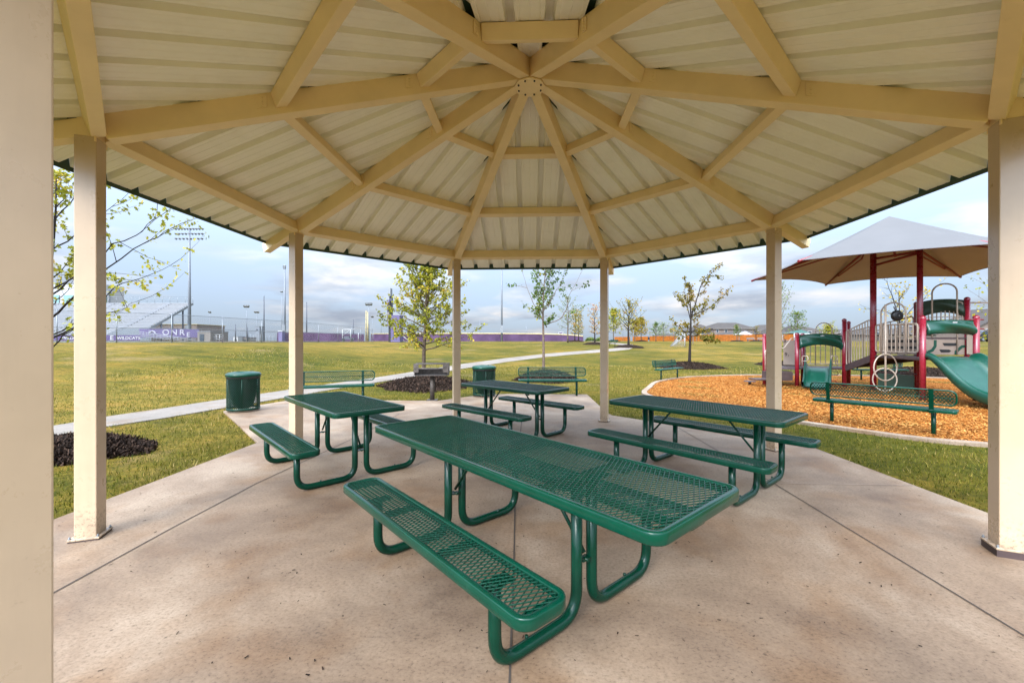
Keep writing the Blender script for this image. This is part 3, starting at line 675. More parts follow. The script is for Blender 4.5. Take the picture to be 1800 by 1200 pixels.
picnic('green picnic table at the right, before the playground kerb and beside a post', (1.81,.19), -47.5, 1.83, 1.86, .60)

# ================================================================ PARK BENCHES
def bench_proto(label, loc, ang, group='green mesh park benches'):
    """local: length along x, facing -y"""
    t = thing('park_bench', label, 'bench', loc, R(ang), group)
    mb = MB(); rimband(mb, 1.83, .30, .05, 0, RIM); mb.box(-.9, .9, -.006, .006, -.04, -.012); s = mb.build('seat', 'green', t, loc=(0,-.05,.435))
    V, Fq = expmesh(1.78, .25, .03, .06, .009, .006, .03); V[:,2] -= .003; npmesh('mesh_panel', V, Fq, 'green', parent=s)
    mb = MB(); pts = [(x, y, 0) for x, y in rrect(1.83, .23, .075)]; mb.tube(pts, .0135, 8, closed=True); mb.tube([(-.9,-.005,0),(.9,-.005,0)], .007, 6)
    b = mb.build('backrest', 'green', t, loc=(0,.15,.625)); b.rotation_euler = (R(78),0,0)
    V, Fq = expmesh(1.80, .20, .042, .060, .0095, .007, .05); npmesh('mesh_panel', V, Fq, 'green', parent=b)
    for sx_ in (-1, 1):
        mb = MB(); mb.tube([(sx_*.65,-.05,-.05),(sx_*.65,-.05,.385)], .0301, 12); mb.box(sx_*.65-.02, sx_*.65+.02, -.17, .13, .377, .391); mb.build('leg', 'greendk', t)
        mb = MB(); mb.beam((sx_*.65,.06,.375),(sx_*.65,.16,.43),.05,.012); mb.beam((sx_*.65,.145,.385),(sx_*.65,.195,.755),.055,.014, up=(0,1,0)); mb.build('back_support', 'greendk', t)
    return t
b0 = bench_proto('green mesh bench behind the end-on picnic table, partly behind the left rear post', (*world((586-PX0)/F*9.7, 9.7), 0), 22)
dup(b0, (.60,6.86,0), 0, 'green mesh bench on the far paving, right of the far trash can')
x, y, z = at(1179,667); dup(b0, (5.30,11.75,-.01), 45+0, 'small green bench angled at the far left rim of the wood chip playground')
dup(b0, (5.83,2.82,-.02), -50+180, 'green mesh bench seen from behind on the wood chips at the playground kerb')
p = at(1560,655); dup(b0, dep(1545,15.6), -4, 'green mesh bench half hidden behind the playground structure')
q = dep(1077, 46); dup(b0, q, -75+0, 'tiny green bench far away beside the curving concrete path')

# ================================================================ TRASH CANS
def trash(label, loc, rz=0):
    t = thing('trash_can', label, 'trash can', loc, rz, 'green trash cans at the edge of the paving')
    # body: expanded metal wrapped on a drum
    V, Fq = expmesh(2*PI*.30, .66, .036, .054, .0085, .006, .001)
    th = V[:,0]/.30; rr = .30+V[:,2]; body = np.stack([rr*np.cos(th), rr*np.sin(th), V[:,1]+.385], 1)
    b = npmesh('basket', body, Fq, 'greendk', parent=t)
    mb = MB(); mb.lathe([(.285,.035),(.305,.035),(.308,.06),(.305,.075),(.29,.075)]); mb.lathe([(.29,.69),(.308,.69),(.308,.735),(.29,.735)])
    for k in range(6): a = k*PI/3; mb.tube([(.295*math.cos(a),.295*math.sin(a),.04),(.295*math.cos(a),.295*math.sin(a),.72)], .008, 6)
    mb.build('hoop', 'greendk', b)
    mb = MB(); mb.lathe([(.10,.05),(.17,.10),(.25,.40),(.272,.72)]); mb.build('liner', 'black', t)
    mb = MB(); mb.lathe([(.315,.725),(.325,.74),(.322,.775),(.29,.80),(.20,.818),(.15,.815),(.14,.79)]); mb.build('lid', 'green', t)
    mb = MB(); mb.lathe([(.306,.685),(.311,.70),(.312,.73)]); mb.build('bag_edge', 'black', t)
    return t
c0 = trash('green mesh trash can on the corner of the paving at the left, beside the path', (*at(428,722)[:2], 0))
dup(c0, (*at(851,696)[:2], 0), 45, 'green trash can behind the farthest picnic table, near the center post', 'green trash cans at the edge of the paving')

# ================================================================ GRILL
gx, gy, _ = at(760, 703); g = thing('park_grill', 'rusty dark iron pedestal grill at the far edge of the paving', 'grill', (gx, gy, 0), R(6))
mb = MB(); mb.tube([(0,0,0),(0,0,.62)], .055, 16); mb.box(-.13,.13,-.13,.13,0,.012); mb.build('pedestal', 'iron', g)
mb = MB(); mb.box(-.40,.40,-.22,.22,.615,.63)
mb.prism([(-.24,.63),(.22,.63),(.22,.90),(.10,.92),(-.24,.86)], (0,1,0), (0,0,1), (1,0,0), (-.40,0,0), .012)
mb.prism([(-.24,.63),(.22,.63),(.22,.90),(.10,.92),(-.24,.86)], (0,1,0), (0,0,1), (1,0,0), (.40,0,0), .012)
mb.box(-.40,.40,.214,.224,.63,.76); mb.build('firebox', 'iron', g, bevel=.002)
mb = MB()
for i in range(22): yy = -.21+.42*i/21; mb.tube([(-.37,yy,.775),(.37,yy,.775)], .006, 5)
for zz in (.80,.905): mb.tube([(-.42,-.235,zz),(.42,-.235,zz)], .012, 8); 
mb.box(-.42,.42,.218,.232,.885,.915); mb.box(-.42,-.30,-.245,-.235,.70,.91); mb.box(.28,.42,-.245,-.235,.70,.91); mb.build('grate', 'iron', g)
mb = MB(); mb.lathe([(.07,0),(.07,.014),(.05,.02)], (0,0,.60), 12); mb.build('collar', 'iron', g)

# ================================================================ MULCH + TREES
def mound(label, c, ra, rb, h, ang=0, nchunk=2500, group='dark mulch mounds around the young trees'):
    t = MB(); V = []; nr, na = 10, 40; rs = random.Random(int(c[0]*100+c[1]*10))
    ph0 = rs.uniform(0, 6)
    for i in range(nr+1):
        q = i/nr
        for k in range(na):
            a = 2*PI*k/na; wob = 1+.10*math.sin(3*a+ph0)+.06*math.sin(7*a+2*ph0)
            lx, ly = ra*q*math.cos(a)*wob, rb*q*math.sin(a)*wob
            x = c[0]+lx*math.cos(ang)-ly*math.sin(ang); y = c[1]+lx*math.sin(ang)+ly*math.cos(ang)
            z = ter(x, y)+h*(1-q**2.2)*(1 if i < nr else 0)-(.02 if i == nr else 0)+rs.uniform(-.012,.012)*(h/.25)
            V.append((x, y, z))
    Fc = [(i*na+k, i*na+(k+1) % na, (i+1)*na+(k+1) % na, (i+1)*na+k) for i in range(nr) for k in range(na)]
    t.add(V, Fc, False); tt = thing('mulch_mound', label, 'mulch', (0,0,0), 0, group)
    t.build('mound', 'mulch', tt)
    if nchunk:
        q = np.sqrt(rng.random(nchunk))*1.04; a = rng.uniform(0, 2*PI, nchunk); wob = 1+.10*np.sin(3*a+ph0)+.06*np.sin(7*a+2*ph0)
        lx, ly = ra*q*np.cos(a)*wob, rb*q*np.sin(a)*wob; x = c[0]+lx*math.cos(ang)-ly*math.sin(ang); y = c[1]+lx*math.sin(ang)+ly*math.cos(ang)
        z = np.array([ter(i, j) for i, j in zip(x, y)])+h*np.maximum(0, 1-q**2.2)+rng.uniform(0, .03, nchunk)
        s = scatter_chips('mulch_chips', x, y, z, (.055, .018)[0], .018, 'mchunk', .9, kind='stuff'); s.parent = tt
    return tt
LOBE = [(0,0),(.18,.10),(.30,.34),(.38,.16),(.55,.20),(.66,.42),(.74,.14),(.88,.10),(1,0),(.88,-.10),(.74,-.14),(.66,-.42),(.55,-.20),(.38,-.16),(.30,-.34),(.18,-.10)]
def leaves_mesh(name, pts, size, m, parent, lobed=False, seed=1, droop=.3):
    g_ = np.random.default_rng(seed); P = np.array(pts); k = len(P)
    if k == 0: return
    d = g_.normal(0, 1, (k, 3)); d[:,2] -= droop; d /= np.linalg.norm(d, axis=1, keepdims=True)
    s = np.cross(d, g_.normal(0, 1, (k, 3))); s /= np.linalg.norm(s, axis=1, keepdims=True); L_ = size*g_.uniform(.6, 1.25, k)[:,None]
    sh = LOBE if lobed else [(0,0),(.45,.36),(1,0),(.45,-.36)]
    V = np.stack([P+d*L_*a+s*L_*b for a, b in sh], 1).reshape(-1, 3)
    # neighbouring leaves share a tone, so the crown has light and dark clumps
    tone = .5+.28*np.sin(P[:,0]*3.1+seed)*np.sin(P[:,1]*2.7+1)+.25*np.sin(P[:,2]*3.7+seed*2)
    rn = np.clip(tone*.55+g_.normal(.22, .2, k), 0, 1)
    return npmesh(name, V, np.arange(k*len(sh)).reshape(-1, len(sh)), m, parent=parent, rnd=rn)
def tree(label, base, H, r0, leafm, barkm='bark', crown=.35, spread=1.2, nb=22, up=(15,55), prof='cone', leaf=.10, per=26, limbs=None, lean=(0,0), seed=1, twigs=5, lobed=False, group='young trees standing across the park lawn', straight=.0, name='young_tree'):
    rs = random.Random(seed); t = thing(name, label, 'tree', base, 0, group); mb = MB(); LV = []
    def jitter(v, s): return v+Vector((rs.uniform(-s, s), rs.uniform(-s, s), rs.uniform(-s, s)))
    n = 9; tr = []
    for i in range(n+1):
        q = i/n; tr.append(Vector((lean[0]*q*H+.02*H*math.sin(q*5+seed)*q, lean[1]*q*H+.015*H*math.cos(q*4+seed)*q, q*H)))
    mb.tube(tr, [r0*(1.25 if i == 0 else 1)*(1-.88*i/n) for i in range(n+1)], 9 if H > 2 else 6)
    def tp(q): f = q*n; i = min(n-1, int(f)); return tr[i].lerp(tr[i+1], f-i)
    def twig(p, d, l, r, lv):
        pts = [p]; dd = d.copy(); m = 4
        for i in range(m):
            dd = (dd+Vector((rs.uniform(-.3,.3), rs.uniform(-.3,.3), rs.uniform(-.15,.25)))*.8).normalized(); pts.append(pts[-1]+dd*l/m)
        mb.tube(pts, [r*(1-.75*i/m) for i in range(m+1)], 4, caps=False)
        for i in range(lv):
            q = rs.uniform(.25, 1.05)*m; j = min(m-1, int(q)); c = pts[j].lerp(pts[j+1], q-j); LV.append(jitter(c, leaf*.75))
    def limb(pts, r, lv):
        m = len(pts)-1; mb.tube(pts, [r*(1-.8*i/m) for i in range(m+1)], 6, caps=False); ln = sum((pts[i+1]-pts[i]).length for i in range(m))
        for j in range(twigs):
            q = (.25+.75*j/max(1, twigs-1))*m; i = min(m-1, int(q)); c = pts[i].lerp(pts[i+1], min(1, q-i)); d = (pts[i+1]-pts[i]).normalized()
            sd = d.cross(Vector((rs.uniform(-1,1), rs.uniform(-1,1), rs.uniform(-1,1)))).normalized()
            twig(c, (d*.8+sd*.9).normalized() if j < twigs-1 else d, ln*rs.uniform(.22,.42), r*.35, int(lv/twigs))
    if limbs:
        for lb in limbs:
            pts = [Vector(p) for p in lb[0]]
            sm = []
            for i in range(len(pts)-1):
                for k in range(3): sm.append(jitter(pts[i].lerp(pts[i+1], k/3), .02*(i > 0 or k > 0)))
            sm.append(pts[-1]); limb(sm, lb[1] if len(lb) > 1 else r0*.45, lb[2] if len(lb) > 2 else per)
    for k in range(nb):
        q = crown+(1-crown)*(k+.5)/nb*.98; az = k*2.39996+rs.uniform(-.4,.4); e = R(up[0]+(up[1]-up[0])*(k/nb)+rs.uniform(-8,8))
        qq = (q-crown)/(1-crown)
        pr = {'cone': (1-qq)**.8+.12, 'round': math.sin(PI*min(1, qq*.85+.18))**.7+.05, 'vase': .55+.5*qq-.6*max(0, qq-.7), 'layer': (1-qq**1.3)*.9+.15}[prof]
        l = spread*pr*rs.uniform(.7, 1.15); d = Vector((math.cos(az)*math.cos(e), math.sin(az)*math.cos(e), math.sin(e))); p = tp(q); pts = [p]
        for i in range(4): d = (d+Vector((rs.uniform(-.12,.12), rs.uniform(-.12,.12), .06+rs.uniform(-.1,.1)))).normalized(); pts.append(pts[-1]+d*l/4)
        limb(pts, r0*.36*(1-.6*qq), per)
    mb.build('trunk', barkm, t); leaves_mesh('crown', LV, leaf, 'leaf_'+leafm, t, lobed, seed)
    return t
def loc_limbs(base, items, w):
    """limbs given as picture polylines at the tree's own distance; the last value of each point pushes it nearer or farther"""
    out = []
    for pts, r, lv in items: out.append(([P3(px, py, w+dw)-base for px, py, dw in pts], r, lv))
    return out

# big oak at the left, its trunk behind the near posts
bA = Vector(dep(84, 6.1)); wA = 6.1
mound('dark mulch mound at the left edge of the photo, beside the near left post', (*dep(132, 5.5)[:2],), .85, .66, .19, 0, 9000)
lA = [([(88,560,0),(130,520,0),(190,470,.1),(262,424,.2),(300,402,.3)], .016, 123), ([(88,520,0),(140,480,-.2),(200,430,-.2),(255,405,-.2),(276,370,-.2)], .013, 108), ([(88,590,0),(150,560,.3),(200,505,.4),(250,486,.4),(300,466,.4)], .013, 91),
      ([(88,440,0),(130,415,.2),(170,380,.3),(215,350,.3)], .012, 108), ([(88,400,0),(110,370,.3),(140,335,.5),(200,325,.6)], .012, 108), ([(88,620,0),(110,590,-.2),(150,560,-.3),(210,545,-.3),(240,530,-.3)], .010, 69),
      ([(84,480,0),(40,430,.3),(0,400,.5)], .014, 135), ([(84,540,0),(110,520,.6),(130,490,.8)], .010, 162), ([(84,360,0),(100,330,.2),(125,315,.4)], .010, 162), ([(84,600,0),(40,570,0),(-20,560,0)], .010, 135), ([(88,500,0),(112,470,.2),(135,440,.2)], .010, 162)]
tree('large oak at the left edge, thin branches with lobed leaves behind the near post', bA, 3.9, .055, 'oak', 'barkdk', .35, .9, 10, (20,60), 'layer', .075, 30, loc_limbs(bA, lA, wA), seed=3, twigs=6, lobed=True, name='oak_tree')
# tree behind the grill
bB = Vector(dep(745, 13.9)); 
mound('wide dark mulch mound behind the grill and the rear left post', (*dep(752, 13.6)[:2],), 1.5, 1.5, .30, 0, 9000)
tree('leafy yellow-green young oak growing from the mulch mound behind the grill', bB+Vector((0,0,.1)), 4.4, .075, 'oak', 'bark', .24, 1.45, 52, (8,60), 'layer', .085, 200, seed=11, twigs=6, lean=(.008,0), lobed=False, name='oak_tree')
# slender tree behind the far bench
wC = 15.8; bC = Vector(dep(955, wC)); mound('dark mulch mound directly behind the far green bench', (*dep(962, 15.6)[:2],), 1.15, 1.0, .38, 0, 5000)
lC = [([(961,575,0),(950,555,.2),(940,540,.3),(930,515,.4),(919,480,.5)], .022, 110), ([(962,570,0),(985,560,-.3),(995,545,-.4),(1000,520,-.5),(1020,482,-.6)], .02, 110), ([(963,540,0),(975,515,.3),(985,500,.3),(995,480,.4)], .016, 110), ([(962,555,0),(945,560,-.3),(925,540,-.4)], .008, 6)]
tree('slender pale-barked young tree with a narrow open green crown behind the far bench', bC+Vector((0,0,.1)), 4.6, .06, 'green', 'barkpale', .42, .95, 16, (35,65), 'vase', .10, 80, loc_limbs(bC+Vector((0,0,.1)), lC, wC), seed=21, twigs=5, lean=(.015,0))
# autumn tree right of centre
wD = 22.5; bD = Vector(dep(1212, wD)); mound('broad dark mulch mound under the leaning autumn tree behind the angled bench', (*dep(1210, 22.4)[:2],), 1.65, 1.5, .28, 0, 5000)
lD = [([(1213,560,0),(1222,535,0),(1230,505,.1),(1240,490,.2),(1253,478,.3)], .04, 315), ([(1213,560,0),(1208,540,.2),(1205,525,.3),(1204,500,.4)], .025, 147), ([(1208,540,0),(1200,532,.2),(1190,520,.3)], .02, 126),
      ([(1214,557,0),(1230,549,-.3),(1248,541,-.5),(1270,522,-.6)], .03, 231), ([(1213,590,0),(1203,583,.3),(1195,575,.4),(1186,568,.5)], .022, 105), ([(1213,600,0),(1200,590,-.3),(1188,585,-.3)], .018, 84),
      ([(1214,592,0),(1228,588,-.4),(1240,594,-.5),(1252,598,-.5)], .026, 315), ([(1214,585,0),(1222,578,.4),(1232,583,.5),(1243,590,.5)], .02, 252), ([(1213,580,0),(1208,570,.3),(1204,572,.4)], .018, 105), ([(1213,565,0),(1220,560,.3),(1226,556,.4)], .014, 84)]
tree('dark-trunked autumn tree with gold and rust leaves behind the small angled bench', bD, 4.55, .085, 'rust', 'barkdk', .62, .55, 5, (30,60), 'round', .125, 60, loc_limbs(bD, lD, wD), seed=31, twigs=7, lean=(.012,0))
# dark, nearly bare tree in the middle distance
wE = 44; bE = Vector(dep(1105, wE)); mound('dark mulch mound under the nearly bare tree by the bend of the path', (*dep(1106, wE)[:2],), 1.6, 1.5, .3, 0, 300)
tree('dark nearly bare tree with a few gold leaves by the bend of the path', bE, 4.6, .13, 'gold', 'barkdk', .38, 2.0, 26, (25,65), 'round', .17, 22, seed=41, twigs=5)
far = [ # px, depth, height, spread, leaf, bark, profile, nb, per, leafsize, label, mound
 (998, 58, 6.4, 1.9, 'pale', 'bark', 'round', 24, 26, .17, 'tall thin tree with sparse grey-green leaves left of the close pair', .0),
 (1010.5, 70, 4.6, 1.5, 'gold', 'barkdk', 'vase', 22, 30, .2, 'small olive and gold tree, left one of the close pair near the wall end', .3),
 (1017, 76, 5.0, 1.5, 'gold', 'barkdk', 'vase', 22, 34, .2, 'small bronze-leaved tree, right one of the close pair near the wall end', .0),
 (1045.5, 50, 4.2, 1.3, 'orange', 'barkdk', 'vase', 18, 26, .16, 'small salmon and orange tree just left of the rear right post', .3),
 (1078.5, 80, 5.9, 2.9, 'oak', 'bark', 'cone', 40, 70, .22, 'dense conical yellow-green tree just right of the rear right post', .3),
 (1116, 88, 4.2, 2.0, 'gold', 'bark', 'round', 30, 60, .22, 'rounded gold-green tree in the row before the cedar fence, behind the bare tree', .0),
 (1127, 92, 5.2, 2.0, 'gold', 'bark', 'cone', 36, 60, .22, 'pointed gold-green tree right of the bare tree before the cedar fence', .3),
 (1153, 105, 4.6, 2.0, 'green', 'bark', 'cone', 26, 36, .22, 'pale green pointed tree standing alone before the cedar fence', .0),
 (1166, 112, 4.6, 2.0, 'pale', 'bark', 'round', 22, 26, .24, 'thin grey-green tree to the right of the pale green pointed one', .0),
 (1186, 100, 3.4, 1.3, 'pale', 'bark', 'round', 16, 22, .2, 'small faint green tree left of the white goal', .0),
 (1295, 92, 3.6, 1.1, 'green', 'bark', 'cone', 20, 34, .18, 'small upright green tree before the cedar fence beside the white tent', .3),
 (1329, 92, 3.2, 1.3, 'gold', 'barkdk', 'round', 16, 12, .16, 'thin almost bare tree before the cedar fence right of the white tent', .3),
 (1401, 78, 5.4, 1.9, 'green', 'bark', 'round', 30, 46, .2, 'fresh green bushy tree beyond the playground, above the green gazebo roof', .0),
 (1456, 85, 2.9, 1.9, 'oak', 'bark', 'round', 26, 60, .2, 'low bright yellow-green tree beyond the toddler slide', .0),
]
for px, w, H, sp, lf, bk, pr, nb, per, ls, lab, mo in far:
    b = Vector(dep(px, w)); tree(lab, b, H, .06+.008*H, lf, bk, .26, sp, nb, (15,60), pr, ls, per, seed=int(px), twigs=4)
    if mo: mound('low dark mulch mound under the '+' '.join(lab.split(',')[0].replace('just ', '').split()[:9]), (b.x, b.y), 1.5, 1.3, mo, 0, 0)
wG = 24; bG = Vector(dep(1372, wG)); tree('tall wispy tree with grey-green leaves directly behind the right rear post', bG, 4.9, .05, 'pale', 'barkpale', .3, 1.1, 22, (40,70), 'round', .10, 24, seed=51, twigs=5)
mound('dark mulch mound behind the right rear post', (bG.x, bG.y), 1.3, 1.2, .25, 0, 400)
wH = 17.6; bH = Vector(dep(1583, wH)); mound('dark mulch mound behind the playground structure', (*dep(1612, 17.6)[:2],), 1.7, 1.2, .34, 0, 3000)
lH = [([(1576,545,0),(1568,520,.1),(1560,500,.2),(1553,487,.3)], .02, 8), ([(1577,560,0),(1560,548,.3),(1545,545,.4),(1522,540,.5)], .016, 16), ([(1576,540,0),(1585,520,-.2),(1596,505,-.2)], .014, 26), ([(1579,570,0),(1600,545,.3),(1620,530,.3),(1640,512,.3)], .018, 60), ([(1580,590,0),(1600,575,-.3),(1640,585,-.3),(1670,578,-.3)], .016, 60), ([(1578,580,0),(1590,560,.2),(1600,552,.3)], .012, 40)]
tree('leaning tree with scattered bright yellow leaves rising behind the playground structure', bH, 3.6, .055, 'yellow', 'barkdk', .55, .8, 7, (30,60), 'vase', .11, 12, loc_limbs(bH, lH, wH), seed=61, twigs=6, lean=(-.03,0))
bI = Vector(dep(1775, 14)); tree('young tree mostly hidden behind the near right post, a few leaves showing', bI, 4.4, .05, 'oak', 'bark', .3, 1.3, 18, (20,60), 'round', .1, 18, seed=71)
# low shrubs on the horizon
for px, w, lab in ((1038, 150, 'low round dark green shrub on the horizon, left of two'), (1056, 150, 'low round dark green shrub on the horizon, right of two, by the rear right post')):
    b = dep(px, w); sh = thing('shrub', lab, 'shrub', b, 0, 'shrubs on the horizon'); pts = []
    rs = np.random.default_rng(int(px)); th = rs.uniform(0, 2*PI, 1500); r_ = np.sqrt(rs.random(1500))
    pts = np.stack([1.9*r_*np.cos(th), 1.5*r_*np.sin(th), rs.random(1500)*1.4*np.sqrt(np.maximum(0, 1-r_**2))+.1], 1)
    leaves_mesh('foliage', pts, .3, 'leaf_green', sh, seed=5)
    mb = MB(); mb.tube([(0,0,0),(0,0,.7)], .06, 6); mb.build('stem', 'bark', sh)

# ================================================================ PLAYGROUND
def GP(px, w, z=0): x, y = world((px-PX0)/F*w, w); return Vector((x, y, z))
play = thing('play_structure', 'playground structure with crimson posts, tan rails and green slides on orange wood chips', 'playground set')
def ppost(px, w, zt, r=.062, dome=True):
    p = GP(px, w); mb = MB(); mb.tube([p+Vector((0,0,-.02)), p+Vector((0,0,zt-.03))], r, 16)
    o = mb.build('post', 'red', play)
    mb = MB(); mb.lathe([(r+.004, -.05), (r+.004, -.015), (r*.8, .012), (r*.35, .028), (.001, .03)], (p.x, p.y, zt-.03), 16); mb.build('post_cap', 'red', o)
    return p
pA = ppost(1344, 13.9, 1.71); pB = ppost(1401, 13.5, 1.74); pB2 = ppost(1411, 14.5, 1.74); pA2 = ppost(1353, 14.9, 1.71)
pC = ppost(1484, 13.3, 2.19); pC2 = ppost(1491.5, 14.3, 2.16)
pD = GP(1535, 12.3); pE = GP(1617, 11.25); pF = ppost(1622, 10.2, 2.09); pJ = ppost(1716, 10.15, 2.10); pI = ppost(1700, 11.4, 2.68); pK = ppost(1611, 12.2, 2.62)
pF2 = pF; Z = Vector((0,0,1))
def deck(pts, z, name='deck', t=.06):
    mb = MB(); mb.prism([(p.x, p.y) for p in pts], (1,0,0), (0,1,0), (0,0,1), (0,0,z-t/2), t); return mb.build(name, 'brown', play, bevel=.005)
deck([pB, pC, pC2, pB2], .60); deck([pD, pF, pE, pK], 1.04); deck([pF, pJ, pI, pE], 1.045, t=.05)
deck([pA, pB, pB2, pA2], .58)
def rail(a, b, z0, z1, z0b=None, z1b=None, nb=8, r=.014, rt=.019, name='rail_panel', m='tanrail', mid=None):
    """barred panel between two posts, bottoms z0/z0b and tops z1/z1b"""
    z0b = z0 if z0b is None else z0b; z1b = z1 if z1b is None else z1b; mb = MB(); d = (b-a).normalized()*.085; a = a+d; b = b-d
    q = [a+Z*z0, a+Z*z1, b+Z*z1b, b+Z*z0b]; mb.tube(bend([(q[0]+q[3])/2]+[q[0], q[1], q[2], q[3]]+[(q[0]+q[3])/2], .07, 4), rt, 8, caps=False)
    for i in range(1, nb+1):
        t = i/(nb+1); p = a.lerp(b, t); mb.tube([p+Z*(z0+(z0b-z0)*t), p+Z*(z1+(z1b-z1)*t)], r, 6, caps=False)
    if mid: mb.tube([a+Z*(z0+(z1-z0)*mid), b+Z*(z0b+(z1b-z0b)*mid)], r*.8, 6, caps=False)
    return mb.build(name, m, play)
rail(pB2, pC2, .66, 1.42, nb=7); rail(pC, pD+Vector((0,0,0)), .68, 1.78, 1.02, 2.12, nb=8); rail(pC2, pK, .72, 1.8, 1.1, 2.2, nb=8)
rail(pD, pE.lerp(pF, .35), 1.16, 1.93, nb=9, mid=.55); rail(pK, pE, 1.2, 2.55, nb=6); rail(pK, pD, 1.1, 1.95, nb=5)
rail(pK, pI, 1.75, 2.55, nb=9, mid=.5); rail(pJ, pI, 1.1, 2.0, nb=6)
def arch(c, half, z0, zt, ax, r=.018, name='arch_rail', m='tanrail'):
    mb = MB(); zc = zt-half; pts = [c-ax*half+Z*z0]+[c+ax*(-half*math.cos(PI*i/12))+Z*(zc+half*math.sin(PI*i/12)) for i in range(13)]+[c+ax*half+Z*z0]
    mb.tube(pts, r, 8); return mb.build(name, m, play)
axBC = (pC2-pB2).normalized(); arch(GP(1448, 14.35), .265, .62, 2.1, axBC)
axJ = (pJ-pF).normalized(); axDE = (pE-pD).normalized(); axKI = (pI-pK).normalized()
arch(GP(1660, 11.6), .245, 1.1, 3.07, axKI, .02); arch(GP(1570, 11.5), .29, 1.1, 2.53, axDE, .02); arch(GP(1597, 11.4), .26, 1.1, 1.96, axDE, .014)
# hoods over the slides
def hood(a, b, z0, z1, dep_, m='slide', name='slide_hood', plate=True, front=1, af=.62):
    d = (b-a); l = d.length; d.normalize(); nrm = Vector((d.y, -d.x, 0)); 
    if nrm.dot(Vector((CX, CY, 0))-a) < 0: nrm = -nrm
    nrm *= front; na, nh = 22, 8; V = []; mb = MB()
    def surf(s, t, back):
        top = z1-(.07 if af > .4 else .015)*abs(2*s-1)**2.2; bot = z0+(z1-z0)*.60*math.sin(PI*s)**.55*af
        z = bot+(top-bot)*t; bul = .11*math.sin(PI*min(1, t*1.0))*(.45+.55*math.sin(PI*s))+.035*math.sin(PI*2*t+PI*s*2)
        return a+d*(l*s)+nrm*((bul*(1) if not back else bul*.5-.05))+Z*z
    for back in (0, 1): V += [surf(i/na, j/nh, back) for i in range(na+1) for j in range(nh+1)]
    nn = (na+1)*(nh+1); fs = []
    for i in range(na):
        for j in range(nh):
            q = i*(nh+1)+j; fs += [(q, q+nh+1, q+nh+2, q+1), (q+nn, q+1+nn, q+nh+2+nn, q+nh+1+nn)]
        for j in (0, nh): q = i*(nh+1)+j; fs.append((q, q+nn, q+nh+1+nn, q+nh+1))
    for i in (0, na):
        for j in range(nh): q = i*(nh+1)+j; fs.append((q, q+1, q+1+nn, q+nn))
    mb.add(V, fs, True); o = mb.build(name, m, play)
    if plate:
        c = surf(.5, .80, 0); mb = MB(); mb.obox(c+nrm*.012, d*.055, nrm*.003, Z*.014); mb.build('name_plate', 'white', o)
    return o
hood(pB+(pC-pB)*.05, pC-(pC-pB)*.05, 1.18, 1.71, .1, af=.5)
hood(pF+(pJ-pF)*.07-Vector((0,0,0)), pJ-(pJ-pF)*.03, 1.60, 1.985, .12, af=.22)
hood(pK.lerp(pI, .05), pI.lerp(pK, .03), 2.05, 2.66, .1, 'olive', 'roof_arch', False)
# slides: cross-section swept down a path
def slide(c0, side, path, hw, wall, wave, name, toward=None):
    fw = Vector((side.y, -side.x, 0)); 
    if toward: fw = (toward-c0).normalized(); side = Vector((-fw.y, fw.x, 0))
    if fw.dot(Vector((CX, CY, 0))-c0) < 0: fw = -fw
    sec = []
    for x_, h in ((-1.0,-.10),(-1.06,.0),(-1.05,.75),(-1.0,1.0),(-.93,.96),(-.88,.55),(-.80,.08),(-.5,0),(0,wave),(.5,0),(.80,.08),(.88,.55),(.93,.96),(1.0,1.0),(1.05,.75),(1.06,0),(1.0,-.10)): sec.append((x_*hw, h*wall))
    mb = MB(); V = []; ns = len(sec)
    P = catmull_open([Vector((p[0], p[1], p[2])) for p in path], 6)
    for i, p in enumerate(P):
        for x_, h in sec: V.append(c0+fw*p.x+side*x_+Z*(p.y+h*p.z))
    mb.add(V, [(i*ns+j, i*ns+j+1, (i+1)*ns+j+1, (i+1)*ns+j) for i in range(len(P)-1) for j in range(ns-1)], True)
    # underside
    o2 = len(mb.v); V2 = [c0+fw*p.x+side*x_+Z*(p.y-.10*wall) for p in P for x_ in (-hw, hw)]
    mb.add(V2, [(i*2, i*2+2, i*2+3, i*2+1) for i in range(len(P)-1)], True)
    return mb.build(name, 'slide', play)
def catmull_open(P, sub):
    out = []
    for i in range(len(P)-1):
        a = P[max(0, i-1)]; b = P[i]; c = P[i+1]; d = P[min(len(P)-1, i+2)]
        for k in range(sub): t = k/sub; out.append(.5*((2*b)+(c-a)*t+(2*a-5*b+4*c-d)*t*t+(3*b-a-3*c+d)*t**3))
    out.append(P[-1]); return out
mBC = GP(1438, 13.38); s1 = (pC-pB).normalized()
slide(mBC, s1, [(0,.60,1),(.10,.595,1.25),(.35,.50,1),(.75,.22,.8),(1.05,.11,.7),(1.30,.09,.55)], .34, .26, 0, 'toddler_slide', GP(1433, 12.0))
mFJ = (pF+pJ)/2; sl = slide(mFJ, axJ, [(-.03,1.06,.25),(.15,1.03,.42),(.42,.80,.62),(.72,.50,.72),(1.02,.28,.72),(1.35,.15,.7),(1.75,.12,.6),(1.95,.12,.4)], .60, .34, .30, 'double_slide')
fwJ = Vector((axJ.y, -axJ.x, 0)); fwJ = fwJ if fwJ.dot(Vector((CX, CY, 0))-mFJ) > 0 else -fwJ
